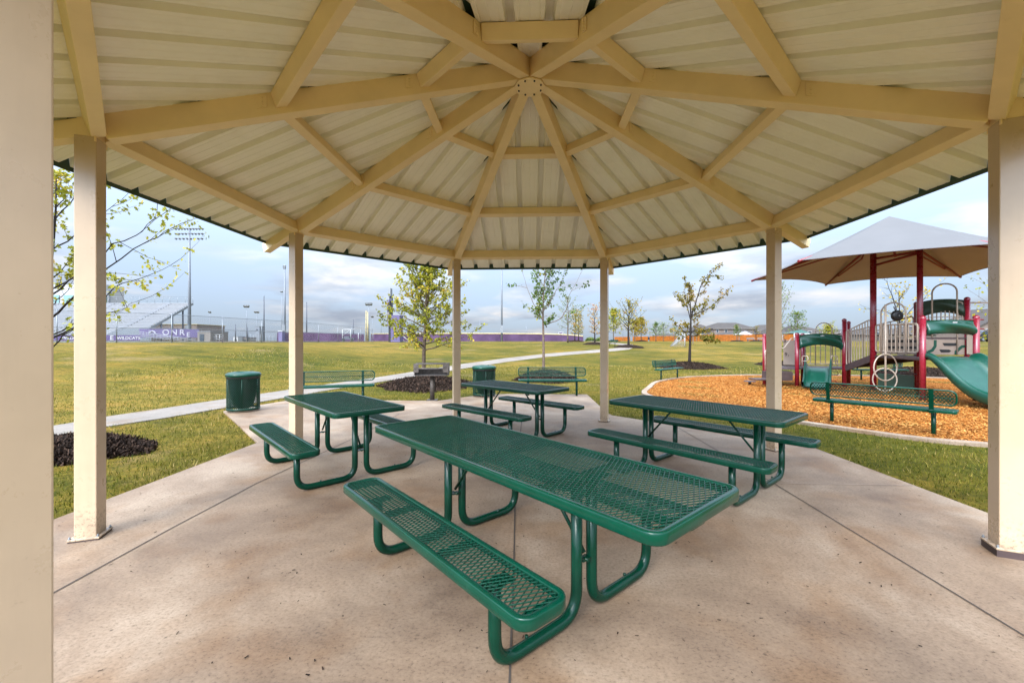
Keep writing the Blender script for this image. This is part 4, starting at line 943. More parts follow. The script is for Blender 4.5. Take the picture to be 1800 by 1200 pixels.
# panels
def panel(a, b, z0, z1, m, name, t=.03, inset=.07):
    d = (b-a).normalized(); a = a+d*inset; b = b-d*inset; l = (b-a).length; n_ = Vector((d.y, -d.x, 0)); mb = MB()
    c = (a+b)/2+Z*(z0+z1)/2; mb.obox(c, d*l/2, n_*t/2, Z*(z1-z0)/2); return mb.build(name, m, play, bevel=.01), c, d, n_, l
o, c, d, n_, l = panel(pK.lerp(pE,.7), pI, 1.08, 1.50, 'tanpanel', 'shape_panel')
n_ = n_ if n_.dot(Vector((CX, CY, 0))-c) > 0 else -n_
for pts, m, nm in (([(-.52,-.16),(-.30,-.05),(-.24,.05),(-.24,.20),(-.17,.20),(-.17,.02),(-.25,-.11),(-.5,-.22)], 'slide', 'green_inlay'), ([(.28,-.20),(.28,-.10),(.45,.06),(.58,.06),(.58,0),(.48,-.01),(.36,-.13),(.36,-.20)], 'slide', 'green_inlay'),
                   ([(-.02,.12),(.33,.12),(.38,.08),(.33,.04),(.02,.04)], 'black', 'slot'), ([(-.10,-.06),(.14,-.06),(.19,-.1),(.14,-.14),(-.06,-.14)], 'black', 'slot')):
    mb = MB(); mb.prism(pts, d if d.dot(Vector((1,0,0))) > 0 else -d, Z, n_, c+n_*.018, .006); mb.build(nm, m, o)
mb = MB(); a_, b_ = pK.lerp(pE,.7), pI; mb.beam(a_+Z*1.54, b_+Z*1.54, .07, .05); mb.build('cross_beam', 'brown', play)
# stair panel with perforations seen through the front bars
bk_ = Vector((-axDE.y, axDE.x, 0)); bk_ = bk_ if bk_.dot(Vector((CX, CY, 0))-pD) < 0 else -bk_
o, c, d, n_, l = panel(pD+bk_*.35, pE+bk_*.35, 1.08, 1.52, 'tanpanel', 'step_panel')
for zz in (.16, -.02):
    mb = MB(); mb.obox(c+Z*zz, d*l/2, n_*.022, Z*.035); mb.build('step', 'black', o)
a_, b_ = pD.lerp(pE, .06), pE.lerp(pD, .02)
panel(pD, pE, .16, .52, 'olive', 'lower_panel', inset=.12)
mb = MB(); mb.tube([pD+Z*.56, pE+Z*.56], .018, 8); mb.build('lower_bar', 'brown', play)
panel(pA2.lerp(pB2, 0.35), pB2, .62, 1.50, 'tanpanel', 'number_panel')
def text(body, size, loc, rotz, m, parent, name, ext=.004):
    cu = bpy.data.curves.new('lettering', 'FONT'); cu.body = body; cu.size = size; cu.extrude = ext; cu.align_x = 'CENTER'; cu.align_y = 'CENTER'; cu.offset = size*.018
    tmp = bpy.data.objects.new('tmp', cu); COL.objects.link(tmp); dg = bpy.context.evaluated_depsgraph_get()
    me = bpy.data.meshes.new_from_object(tmp.evaluated_get(dg)); bpy.data.objects.remove(tmp)
    me.materials.clear(); me.materials.append(M[m]); o = bpy.data.objects.new(name, me); COL.objects.link(o); o.location = loc; o.rotation_euler = (PI/2, 0, rotz)
    if parent: o.parent = parent
    return o
np_ = [o for o in bpy.data.objects if o.name.startswith('number_panel')][0]
dAB = (pB2-pA2).normalized(); angAB = math.atan2(dAB.y, dAB.x); nAB = Vector((dAB.y, -dAB.x, 0))
for tx_, px, py in (('3', 1381, 599), ('9', 1383, 623), ('I', 1387, 625)):
    w = 14.6; p = P3(px, py, 14.55); t0 = (p-pA2).dot(dAB); q = pA2+dAB*t0; text(tx_, .17 if tx_ != 'I' else .1, (q.x+nAB.x*.022, q.y+nAB.y*.022, p.z), angAB, 'brown', np_, 'numeral')
# side stringer of the ramp and the climbing steps
mb = MB()
for q in (pD,): mb.beam(pC+(q-pC).normalized()*.05+Z*.60, q-(q-pC).normalized()*.03+Z*.96, .05, .20)
mb.build('ramp_stringer', 'brown', play, bevel=.006)
mb = MB(); mb.beam(pC2+Z*.60, pK+Z*.96, .05, .18); mb.build('ramp_stringer', 'brown', play, bevel=.006)
mb = MB(); mb.add([pC+Z*.66, pD+Z*1.02, pK+Z*1.02, pC2+Z*.66, pC+Z*.64, pD+Z*1.0, pK+Z*1.0, pC2+Z*.64], [(0,1,2,3),(7,6,5,4),(0,4,5,1),(2,6,7,3)]); mb.build('ramp', 'brown', play)
for px0, px1, py, w, dz in ((1322, 1352, 665, 13.4, .045), (1346, 1386, 652, 13.7, .30)):
    a = P3(px0, py, w); b = P3(px1, py, w); mb = MB(); c = (a+b)/2; d = (b-a)/2; n_ = Vector((-d.y, d.x, 0)).normalized(); mb.obox(c-Z*dz/2, d, n_*.22, Z*dz/2); mb.build('climbing_step', 'brown', play, bevel=.01)
def pipe(pts, r, name, m='tanrail', rad=.12): mb = MB(); mb.tube(bend(pts, rad, 5), r, 8); return mb.build(name, m, play)
pipe([P3(1345,650,13.6), P3(1345,616,13.6), P3(1353,612,13.6), P3(1378,612,13.6), P3(1387,600,13.6), P3(1391,594,13.6), P3(1399,594,13.6)], .017, 'handrail')
pipe([P3(1349,644,14.4), P3(1349,594,14.4)], .012, 'handrail'); pipe([P3(1352,644,14.4), P3(1352,595,14.4)], .012, 'handrail')
for s_ in (0, 1):
    x0 = 1410 if s_ == 0 else 1472; x1 = 1420.5 if s_ == 0 else 1461
    pipe([P3(x0,643,13.3), P3(x0,625.5,13.3), P3(x1,625.5,13.1), P3(x1,634.5,13.1), P3(x0,634.5,13.3)], .016, 'hand_loop', rad=.07)
pipe([P3(1462,652,13.4), P3(1473,653,13.4), P3(1473,659,13.4), P3(1460,659,13.4)], .012, 'ground_loop', 'brown', .08)
pipe([P3(1459,669,13.2), P3(1468,669,13.2), P3(1475,676,13.2)], .012, 'ground_loop', 'redin', .08)
# pole with two rings and a drum
wp = 11.3; p0 = GP(1556.5, wp); mb = MB(); mb.tube([p0, P3(1556.5, 535, wp)], .023, 10); pole_ = mb.build('spinner_pole', 'tanrail', play)
rd_ = world(1, 0); axu = (Vector((rd_[0]-CX, rd_[1]-CY, 0))).normalized()
def ring(px, py, w, ru, rz_, r, tw=0.):
    c = P3(px, py, w); ax = (axu*math.cos(tw)+Vector((-axu.y, axu.x, 0))*math.sin(tw)); mb = MB(); mb.tube([c+ax*ru*math.cos(2*PI*i/36)+Z*rz_*math.sin(2*PI*i/36) for i in range(36)], r, 8, closed=True); return mb.build('ring', 'tanrail', pole_)
ring(1556.5, 645.5, wp-.05, .37, .36, .017, .15); ring(1555, 667, wp+.03, .25, .31, .017, -.6)
mb = MB(); c = P3(1580, 554.5, 11.55); axn = Vector((-axu.y, axu.x, 0)); 
mb.lathe([(.001,0),(.05,.012),(.13,.0),(.15,-.02),(.15,-.09),(.001,-.09)], (0,0,0), 24); dr = mb.build('drum', 'black', play); dr.location = c; dr.rotation_euler = (PI/2, 0, YAW)
mb = MB(); mb.lathe([(.001,.02),(.016,.018),(.016,.01)], (0,0,0), 10); h_ = mb.build('drum_bolt', 'white', dr)
mb = MB(); mb.tube([c+Z*.1+axn*.08, P3(1571, 539, 11.6)], .014, 6); mb.build('drum_arm', 'brown', play)
pipe([pI+Z*2.52, pI+Z*2.52+axu*1.4], .022, 'overhead_bar')
for pp, zz in ((pF, 1.99), (pF, 1.76), (pJ, 1.99), (pJ, 1.76)):
    mb = MB(); mb.tube([pp+Z*zz-axJ*(-.04 if pp is pF else .15), pp+Z*zz+axJ*(.16 if pp is pF else .17)], .016, 8); mb.build('clamp', 'redin', play)
# stepping pod
px_, py_, _ = at(1318, 675); pod = thing('stepping_pod', 'small round dark stepping pod on the wood chips left of the play structure', 'play pod', (px_, py_, 0))
mb = MB(); mb.lathe([(.001,.115),(.16,.115),(.19,.10),(.19,.085),(.05,.07)], (0,0,0), 20); mb.build('top', 'brown', pod)
mb = MB(); mb.tube([(0,0,0),(0,0,.09)], .045, 10); mb.build('stem', 'iron', pod)

# shade canopy over the play structure
sh = thing('shade_canopy', 'large grey hexagonal fabric shade on two crimson columns above the play structure', 'shade canopy')
for p, zt in ((pD, 4.42), (pE, 4.5)):
    mb = MB(); mb.tube([p-Z*.02, p+Z*zt], .078 if p is pD else .066, 18); mb.build('column', 'red', sh)
KS = 1.12
cor = [world(a*KS, b*KS) for a, b in ((7.2,12.5),(10.1,13.4),(12.65,11.75),(11.97,8.7),(9.1,7.8),(6.5,9.43))]
ZE = CZ+(3.30-CZ)*KS; apx = Vector((*world(9.6*KS,10.6*KS), CZ+(4.66-CZ)*KS)); cz = [ZE]*6
cors = [Vector((c[0], c[1], z)) for c, z in zip(cor, cz)]
mb = MB(); V = [apx]; NS, NR = 10, 8; rows = []
for i in range(6):
    a, b = cors[i], cors[(i+1) % 6]; mid0 = (a+b)/2
    for j in range(NS):
        t = j/NS; p = a.lerp(b, t); sag = .26*4*t*(1-t); dirc = (Vector((apx.x, apx.y, p.z))-mid0).normalized(); rows.append(p+dirc*sag+Z*(.07*4*t*(1-t)))
m_ = len(rows); V = []
for k in range(NR+1):
    q = k/NR
    for r_ in rows: p = r_.lerp(apx, q*.999); V.append(p-Z*.10*math.sin(PI*q)*.6)
fs = [(k*m_+i, k*m_+(i+1) % m_, (k+1)*m_+(i+1) % m_, (k+1)*m_+i) for k in range(NR) for i in range(m_)]
mb.add(V, fs, True); mb.build('fabric', 'canopy', sh)
mb = MB(); mb.add([v-Z*.012 for v in V], [tuple(reversed(f)) for f in fs], True); mb.build('fabric_lining', 'canopyin', sh)
mb = MB(); mb.tube([r_-Z*.006 for r_ in rows], .011, 5, closed=True); mb.build('edge_cable', 'brown', sh)
for c_ in cors:
    mb = MB(); top = apx-Z*.40; e = c_-Z*.01; mb.tube([e+(e-top).normalized()*.05, e.lerp(top, .97)], .034, 10)
    m1 = e.lerp(top, .22)-Z*.03; mb.tube(bend([m1, m1-Z*.05+(top-e)*.02, e.lerp(top, .62)-Z*.16, e.lerp(top, .66)-Z*.02], .05, 4), .022, 8); mb.build('rafter', 'redin', sh)
for z_ in (3.90, 3.70):
    mb = MB(); mb.tube([pD+Z*z_, pE+Z*(z_+(.0 if z_ > 3.8 else .16))], .035, 10); mb.build('cross_tube', 'redin', sh)
mb = MB(); mb.tube([pD+Z*3.95, Vector((apx.x, apx.y, 4.65))], .03, 8); mb.tube([pE+Z*3.95, Vector((apx.x, apx.y, 4.65))], .03, 8); mb.tube([pD.lerp(pE,.5)+Z*3.85, Vector((apx.x, apx.y, 4.6))], .03, 8); mb.build('inner_strut', 'redin', sh)

# ================================================================ FAR THINGS
def fence(label, pts, h, z_posts, m_post='galv', rails=(1.0,.5,.03), group=None):
    t = thing('chain_link_fence', label, 'fence'); mb = MB()
    V = []; UV = []; fs = []; run = 0
    for i in range(len(pts)-1):
        a, b = pts[i], pts[i+1]; l = (b-a).length; k = len(V); V += [a, b, b+Z*h, a+Z*h]; fs.append((k, k+1, k+2, k+3)); UV += [(run,0),(run+l,0),(run+l,h),(run,h)]; run += l
    me = bpy.data.meshes.new('link_mesh'); me.from_pydata([tuple(v) for v in V], [], fs); uv = me.uv_layers.new(name='UVMap'); uv.data.foreach_set('uv', [c for p in UV for c in p]); me.materials.append(M['link'])
    o = bpy.data.objects.new('link_mesh', me); COL.objects.link(o); o.parent = t
    for p in pts: q = MB(); q.tube([p-Z*.1, p+Z*(h+.06)], .036, 6); q.build('fence_post', m_post, t)
    for rz_ in rails: q = MB(); q.tube([p+Z*h*rz_ for p in pts], .025, 5, caps=False); q.build('rail', m_post, t)
    return t
# the fence recedes to the right: depth from its picture height
fp = []
for px, w in ((-60,27.5),(20,29),(100,30.6),(205,33),(302,35.6),(391,40),(460,44.5),(513,48.5),(560,54),(594,60.5),(617.5,66),(634,71.5),(645,77),(652,84),(656,92),(655,101)):
    fp.append(dep(px, w))
fence('tall chain-link fence along the top of the grass slope before the stadium', fp, 2.44, None)
# lattice of low rails near the stadium gate
# stadium
st = thing('grandstand', 'silver aluminium stadium grandstand beyond the chain-link fence at the far left', 'grandstand')
W0, W1, Z0_, Z1_ = 96.5, 113.5, 2.9, 11.9; nrow = 22; XE = -88.3
def S3(u, w, z): x, y = world(u, w); return Vector((x, y, z))
mb = MB()
for i in range(nrow):
    q0, q1 = i/nrow, (i+1)/nrow; wa, wb = W0+(W1-W0)*q0, W0+(W1-W0)*q1; za, zb = Z0_+(Z1_-Z0_)*q0, Z0_+(Z1_-Z0_)*q1
    xe = XE-(6.5 if i < 4 else 0)
    mb.add([S3(-150,wa,za),S3(xe,wa,za),S3(xe,wa,zb),S3(-150,wa,zb),S3(xe,wb,zb),S3(-150,wb,zb)], [(0,1,2,3),(3,2,4,5)])
mb.build('seating', 'bleach', st)
mb = MB()
for i in range(nrow):
    q = (i+.5)/nrow; w = W0+(W1-W0)*(i/nrow)-.06; z = Z0_+(Z1_-Z0_)*q
    for k in range(1): mb.obox((S3(-150,w,z)+S3(XE-(6.5 if i < 4 else 0),w,z))/2+Z*.08, (S3(XE-(6.5 if i < 4 else 0),w,z)-S3(-150,w,z))/2, Vector((0,.03,0)), Z*.03)
mb.build('seat_board', 'white', st)
for xa in (-94.4, -109.8, -125):
    mb = MB()
    for i in range(nrow*2):
        q = i/(nrow*2); w = W0+(W1-W0)*q; z = Z0_+(Z1_-Z0_)*q+.16
        if i % 2 == 0: mb.obox(S3(xa,w-.12,z), (.75,0,0), (0,.08,0), Z*.09)
    mb.build('aisle_steps', 'bleachd', st)
for i, (u_, q) in enumerate(((XE-.3,.42),(XE-.3,.82),(XE-.3,.62))):
    w = W0+(W1-W0)*q; zt = Z0_+(Z1_-Z0_)*q-.2; mb = MB(); a = S3(u_,w,ter(*world(u_,w))); mb.tube([a, S3(u_,w,zt)], .19, 8); mb.build('support_column', 'darkpole', st)
mb = MB(); mb.beam(S3(XE+.05,W0+3.4,Z0_+1.5), S3(XE+.05,W1,Z1_-.15), .12, .55); mb.build('end_girder', 'galv', st)
mb = MB()
for i in range(30): u_ = XE-i*2.1; mb.tube([S3(u_,W1,Z1_), S3(u_,W1,Z1_+1.7)], .045, 4)
for zz in (.55, 1.1, 1.7): mb.tube([S3(XE,W1,Z1_+zz), S3(-150,W1,Z1_+zz)], .035, 4)
mb.build('guard_rail', 'galv', st)
mb = MB(); mb.box(-1,1,-1,1,-1,1); 
pb = MB(); a = S3(-112,116,9.2); b = S3(-140,116,9.2); pb.obox((a+b)/2+Z*3.9, (b-a)/2, Vector((0,2.5,0)), Z*3.9); pbx = pb.build('press_box', 'white', st)
for i in range(4):
    c = S3(-114.5-i*6.5, 113.35, 12.6); pb = MB(); pb.obox(c, axu*2.6, Vector((0,.04,0)), Z*1.5); pb.build('press_box_window', 'glassgreen', pbx)
pb = MB(); pb.obox(S3(-111.8,113.8,12.3), axu*.3, Vector((0,.3,0)), Z*3); pb.build('press_box_post', 'galv', pbx)
# ramp with white rails in front
mb = MB(); zg = ter(*world(-82, 95))
for k, (pa, pb_) in enumerate((((245,583),(345,597)),((245,586.5),(345,599)),((245,590),(330,600)),((262,580),(262,598)))):
    mb.tube([P3(*pa,94), P3(*pb_,94)], .07, 5)
for i in range(17): px = 246+i*6; mb.tube([P3(px, 582+i*.85, 94), P3(px, 600, 94)], .05, 4)
for i in range(24): px = 250+i*4.2; mb.tube([P3(px, 586+i*.5, 94.5), P3(px, 599, 94.5)], .022, 4)
mb.build('ramp_rail', 'bleach', st)
# banners with lettering
bn = thing('banner', 'long purple banner lettered in white along the foot of the grandstand', 'banner')
wb_ = 93.5
def plank(px0, px1, y0, y1, w, m, name, parent, t=.1):
    mb = MB(); a, b = P3(px0, y1, w), P3(px1, y1, w); h = (y1-y0)/F*w; mb.obox((a+b)/2+Z*h/2, (b-a)/2, Vector((-(b-a).y, (b-a).x, 0)).normalized()*t/2, Z*h/2); return mb.build(name, m, parent)
plank(-40, 246, 589, 598.6, wb_, 'purple', 'cloth', bn)
def lett(body, px, py, size, w, m, parent, name='lettering', bold=True):
    p = P3(px, py, w-.09); o = text(body, size, p, YAW, m, parent, name, .02); o.scale.x = 1.12; return o
lett('WILDCATS', 129, 594.2, .95, wb_, 'white', bn); lett('E', 196.5, 593.9, 1.45, wb_, 'white', bn); lett('WILDCATS', 226, 594.2, .95, wb_, 'white', bn)
b2 = thing('banner', 'tall hazy purple banner with large white letters behind the entrance ramp rails', 'banner')
plank(245, 350, 578, 593, 99, 'purplehaze', 'cloth', b2)
for ch, px, py, sz in (('O', 291.5, 584.5, 1.9), ('N', 306, 584.5, 1.9), ('R', 320, 584.5, 1.9), ('E', 331, 588.5, 1.6)): lett(ch, px, py, sz, 99, 'letter', b2)
mb = MB(); c = P3(268, 584.5, 98.9); mb.tube([c+axu*.75*math.cos(PI*i/12)+Z*(.75*math.sin(PI*i/12)-.4) for i in range(13)], .16, 6); mb.build('emblem', 'letter', b2)
# stadium service buildings
def block(label, cat, px0, px1, ytop, w, depth_, m, name, roof=None, ybase=None, roofh=.0, windows=()):
    a, b = dep(px0, w), dep(px1, w); zt = CZ-(ytop-PY0)/F*w; zb = min(a.z, b.z)-.2; d = (b-a)/2; d.z = 0; n_ = Vector((-d.y, d.x, 0)).normalized()*depth_/2; c = (a+b)/2+n_; c.z = (zt+zb)/2
    t = thing(name, label, cat, (c.x, c.y, zb)); loc0 = Vector((c.x, c.y, zb)); mb = MB(); mb.obox(c-loc0, d, n_, Z*(zt-zb)/2); mb.build('wall', m, t)
    if roof:
        mb = MB(); mb.obox(c-loc0+Z*((zt-zb)/2+.08), d*1.04, n_*1.04, Z*.08); mb.build('roof', roof, t)
    for (fx, fz, ww, hh) in windows:
        mb = MB(); mb.obox(c-loc0+d*fx-n_*1.01+Z*((zt-zb)*(fz-.5)), d.normalized()*ww/2, n_.normalized()*.06, Z*hh/2); mb.build('window', 'window', t)
    return t
block('long low brick building with tan roof behind the grandstand columns', 'building', 266, 346, 570.5, 125, 12, 'brick', 'field_house', 'yellow', windows=((-.4,.6,2,1),(.1,.6,2,1)))
block('beige flat-roofed shed right of the purple banner behind the fence', 'shed', 347, 370, 583, 97, 6, 'stucco', 'equipment_shed', 'galv', windows=((-.3,.4,1,1.9),))
block('small white shed beyond the fence at mid left', 'shed', 410, 418, 592, 110, 3, 'white', 'white_shed', 'galv', windows=((.1,.4,.5,.5),))
block('low dark-roofed dugout beside the small white shed', 'dugout', 419, 434, 593.5, 112, 4, 'stucco', 'dugout', 'brown', windows=((0,.3,1.8,.6),))
block('grey box-shaped windscreen tower by the ball field lights', 'tower', 448, 456, 574, 140, 3, 'pole', 'windscreen_tower', 'galv', windows=((0,.8,.6,.3),))
for px, lab in ((385, 'white gate frame beyond the fence, left of the small shed'),):
    t = thing('gate_frame', lab, 'gate'); mb = MB(); w = 98
    for k in (374, 380, 386, 392): mb.tube([dep(k, w), P3(k, 588, w)], .06, 5)
    for y_ in (588, 592, 596): mb.tube([P3(374, y_, w), P3(392, y_, w)], .05, 5)
    mb.build('frame', 'white', t)
t = thing('bleacher_bench', 'low silver bleachers beyond the fence left of the purple wall', 'bleachers'); mb = MB()
for i in range(5):
    a, b = dep(438+i*2, 105+i*.5)+Z*(.4+.35*i), dep(484, 105+i*.5)+Z*(.4+.35*i); mb.beam(a, b, .3, .06)
mb.build('seat_rows', 'bleach', t); mb = MB()
for i in range(8): a = dep(440+i*6, 107); mb.tube([a, a+Z*1.9], .05, 5)
mb.build('frame', 'galv', t)
# light poles
def lightpole(label, px, w, ytop, r, lamps=None, m='pole', mlamp='galv', group='tall poles around the sports fields', name='light_pole', rows=3, cols=10, span=50, box=True):
    b = dep(px, w); h = (PY0-ytop)/F*w+CZ-b.z; t = thing(name, label, 'light pole' if lamps else 'pole', b, YAW, group); mb = MB(); mb.tube([(0,0,0),(0,0,h)], [r, r*.5] , 8); mb.build('pole', m, t)
    if box: mb = MB(); mb.box(-r*1.2, r*1.2, -r*2.2, -r*.7, 2.2, 4.2); mb.build('control_box', 'galv', t)
    if lamps:
        half = span/2/F*w
        for j in range(rows):
            zz = h-j*(half*.33)*(1 if lamps == 'wide' else 3); mb = MB(); mb.tube([(-half,0,zz),(half,0,zz)], .06, 5); mb.build('cross_arm', m, t)
            for i in range(cols-j):
                x = -half+2*half*(i+.5)/(cols-j); mb = MB(); mb.lathe([(.04,.30),(.10,.27),(.34,0),(.34,-.03),(.001,-.02)] if lamps == 'wide' else [(.03,.2),(.25,0),(.001,-.02)], (0,0,0), 8); o = mb.build('lamp', mlamp, t); o.location = (x, -.15, zz-.1); o.rotation_euler = (R(-50), 0, 0); o.scale = (w/109,)*3
    return t
lightpole('tallest stadium light pole with three rows of floodlights, beside the grandstand end', 333, 109, 402, .42, 'wide', span=52)
lightpole('tall floodlight pole seen edge-on just left of the left rear post', 500.5, 105, 467, .30, 'edge', rows=3, cols=4, span=4)
lightpole('slim pole standing close beside the edge-on floodlight pole', 495.5, 120, 512, .13, 'edge', rows=1, cols=2, span=4, box=False)
lightpole('black net pole between two floodlights left of the left rear post', 464, 100, 520, .19, m='darkpole', box=False, name='net_pole')
lightpole('black net pole just right of the left rear post', 539, 100, 531, .18, m='darkpole', box=False, name='net_pole')
lightpole('short black net pole left of the two cream foul poles', 621, 105, 561, .16, m='darkpole', box=False, name='net_pole')
lightpole('short black net pole left of the small white shed', 414, 100, 570, .16, m='darkpole', box=False, name='net_pole')
lightpole('stub of dark pole between the sheds and the grey tower', 435, 100, 575, .2, m='darkpole', box=False, name='net_pole')
lightpole('far light pole with a short lamp bar left of the grey tower', 433.5, 150, 537, .16, 'wide', rows=2, cols=4, span=9, box=False)
lightpole('far light pole with a short lamp bar above the grey tower', 451.5, 170, 548, .16, 'wide', rows=1, cols=4, span=7, box=False)
lightpole('faint far pole between the stadium light and the net poles', 369, 160, 548, .12, 'wide', rows=1, cols=2, span=3, box=False)
lightpole('light pole with two rows of small lamps beside the cream foul poles', 648.5, 125, 533, .15, 'wide', rows=2, cols=5, span=11, box=False)
lightpole('left one of two cream foul poles beyond the fence corner', 643.5, 110, 546, .2, m='yellow', box=False, name='foul_pole')
lightpole('right one of two cream foul poles beyond the fence corner', 646.5, 109, 548, .2, m='yellow', box=False, name='foul_pole')
lightpole('thin far pole right of the cream foul poles', 654.5, 150, 556, .1, 'wide', rows=1, cols=2, span=2, box=False)
lightpole('thin far pole left of the scoreboard', 670, 150, 551, .1, 'wide', rows=1, cols=3, span=3, box=False)
lightpole('very tall grey pole rising in front of the long purple wall', 882, 108, 440, .26, m='pole', group='tall poles around the sports fields')
lightpole('faint far pole left of the tall grey pole', 843.5, 160, 562, .1, m='pole', box=False)
lightpole('faint far pole right of the tall grey pole', 925, 160, 570, .1, m='pole', box=False)
lightpole('faint pole beyond the purple wall end among the small trees', 1021, 160, 548, .1, m='pole', box=False)
lightpole('faint far pole beyond the row of trees left of the wooden fence', 1095, 160, 558, .08, m='pole', box=False)
# white goal frames and cart by the track
t = thing('frame_goal', 'pair of white steel goal frames beyond the fence left of the scoreboard', 'goal'); mb = MB(); w = 96
for k in (602, 616, 630): mb.tube([dep(k, w), P3(k, 579 if k < 620 else 585, w)], .09, 5)
mb.tube([P3(602,579,w), P3(624,579,w)], .08, 5); mb.tube([P3(602,590,w), P3(616,579,w)], .05, 5); mb.build('frame', 'white', t)
t = thing('field_cart', 'low dark cart with wheels parked before the purple wall', 'cart', dep(613, 94)); mb = MB(); mb.box(-1.4,1.4,-.5,.5,.5,.8); mb.box(-.9,.2,-.4,.4,.8,1.2); mb.build('body', 'darkpole', t)
for x_ in (-1, 1.0): mb = MB(); mb.tube([(x_,-.55,.35),(x_,-.4,.35)], .35, 12); mb.build('wheel', 'tyre', t)
# purple walls
def wall(label, pts, m, cap, name='outfield_wall', t_=.2, postm=None):
    t = thing(name, label, 'wall'); mb = MB()
    for (a, za), (b, zb) in zip(pts, pts[1:]):
        n_ = Vector((-(b-a).y, (b-a).x, 0)).normalized()*t_/2; V = [a-n_-Z*.5, b-n_-Z*.5, b-n_+Z*(zb-b.z), a-n_+Z*(za-a.z), a+n_-Z*.5, b+n_-Z*.5, b+n_+Z*(zb-b.z), a+n_+Z*(za-a.z)]
        mb.add(V, [(0,1,2,3),(5,4,7,6),(3,2,6,7),(4,0,3,7),(1,5,6,2)])
    mb.build('windscreen', m, t)
    if cap: mb = MB(); mb.tube([Vector((a.x, a.y, za+.12)) for a, za in pts], .16, 6); mb.build('padded_cap', cap, t)
    if postm:
        for i in range(len(pts)-1):
            a, za = pts[i]; mb = MB(); mb.tube([a, Vector((a.x, a.y, za))], .07, 5); mb.build('wall_post', postm, t)
    return t
def wp_(px, w, yt): b = dep(px, w); return (b, CZ-(yt-PY0)/F*w)
wall('purple windscreen wall beyond the chain-link fence behind the left rear post', [wp_(487,98,584.5), wp_(520,99,584.5), wp_(560,100,585), wp_(600,101,586), wp_(640,103,587)], 'purplew', None, postm='galv')
mb = MB(); pl = thing('wall_pillar', 'pale lilac pillar at the left end of the purple windscreen wall', 'pillar'); plank(492, 498.5, 582.5, 600, 97, 'lilac', 'shaft', pl, 1.2); plank(491.5, 499, 581, 582.5, 97, 'white', 'cap', pl, 1.4)
wall('long purple outfield wall with a yellow cap behind the scoreboard and trees', [wp_(652,150,587.2), wp_(700,138,587), wp_(760,128,586.8), wp_(830,120,586.8), wp_(880,116,587), wp_(940,114,587.4), wp_(985,113,588.4), wp_(1010,112,590), wp_(1025,110,591.6)], 'purplew', 'yellow', postm=None)
sg = thing('wall_sign', 'small white and blue sign standing on top of the purple wall near its right end', 'sign'); plank(982, 990, 583.2, 587, 113, 'white', 'board', sg, .1); plank(983, 989, 584.2, 585.6, 112.9, 'purple', 'stripe', sg, .1); plank(983.5, 984.2, 587, 589, 113, 'galv', 'leg', sg); plank(988, 988.7, 587, 589, 113, 'galv', 'leg', sg)
# scoreboard
ws = 62; zb = dep(686, ws).z; sb = thing('scoreboard', 'tall scoreboard seen edge-on on a black column left of the leafy oak', 'scoreboard')
plank(684, 689, 530, 605, ws, 'black', 'column', sb, .6); plank(683.5, 688, 507, 521, ws, 'galv', 'top_sign', sb, 1.0); plank(681.5, 685, 527, 574, ws-.4, 'lilac', 'display', sb, .5); plank(685, 690, 521, 572, ws+.2, 'darkpole', 'casing', sb, .5); plank(681.2, 683.6, 535, 548, ws-2, 'black', 'screen', sb, .3)
tw = thing('siding_tower', 'narrow lilac lap-sided tower right beside the scoreboard column', 'tower'); b = dep(698, 60); b.z -= .35; mb = MB(); zt = CZ-(554.5-PY0)/F*60
c = Vector((b.x, b.y, (b.z-.2+zt)/2)); mb.obox(c, axu*.64, axn*.9, Z*(zt-b.z+.2)/2); mb.build('wall', 'lilac', tw)
mb = MB(); nb_ = 15
for i in range(nb_):
    z_ = b.z+(zt-b.z)*(i+.5)/nb_; mb.obox(Vector((b.x, b.y, z_)), axu*.66, axn*.92, Z*.035)
mb.build('siding_lap', 'purple', tw)
structure(flat([world(-17.6,60.2)[:2], world(-15.4,60.2)[:2], world(-15.2,62)[:2], world(-17.4,62)[:2]], zb+.02, zb+.12).build('concrete_pad', 'pathc'))
t = thing('utility_box', 'grey utility cabinet before the purple wall right of the lilac tower', 'cabinet'); plank(721, 727, 591.5, 600, 75, 'galv', 'cabinet', t, .6); plank(720.6, 727.4, 591, 591.6, 75, 'pole', 'lid', t, .7)
t = thing('bracing_frame', 'slanted white braces behind the lilac tower', 'brace'); mb = MB(); mb.tube([P3(706,588,64), P3(719,600,64)], .07, 5); mb.tube([P3(706,595,64), P3(711,600,64)], .07, 5); mb.build('strut', 'white', t)
# soccer goal
gl = thing('soccer_goal', 'white soccer goal with netting on the lawn left of the leaning autumn tree', 'goal'); wg = 50
q0 = dep(1177, wg-3); q1 = dep(1205, wg-3.2); q2 = P3(1197, 588.5, wg+.3); q3 = P3(1206, 588.5, wg-3); q4 = dep(1186, wg-.5); q5 = P3(1194, 588, wg+4)
mb = MB(); mb.tube([dep(1204, 46), P3(1204, 586, 46), P3(1218, 588, 54), dep(1218, 54)], .06, 8); gf = mb.build('goal_frame', 'white', gl)
mb = MB(); mb.tube([P3(1204,586.5,46), P3(1197,587.5,46.5), dep(1178,47.2)], .05, 6); mb.tube([dep(1178,47.2), dep(1188,55)], .05, 6); mb.tube([P3(1218,588,54), P3(1208,588,54.5), dep(1188,55)], .05, 6); mb.build('back_stay', 'white', gl)
mb = MB(); a0, a1, b0_, b1_ = P3(1198,587.5,46.5), dep(1178,47.2), P3(1208,588,54.5), dep(1188,55)
for i in range(22): t_ = i/21; mb.tube([a0.lerp(b0_, t_), a1.lerp(b1_, t_)], .012, 3, caps=False)
for i in range(14): t_ = i/13; mb.tube([a0.lerp(a1, t_), b0_.lerp(b1_, t_)], .012, 3, caps=False)
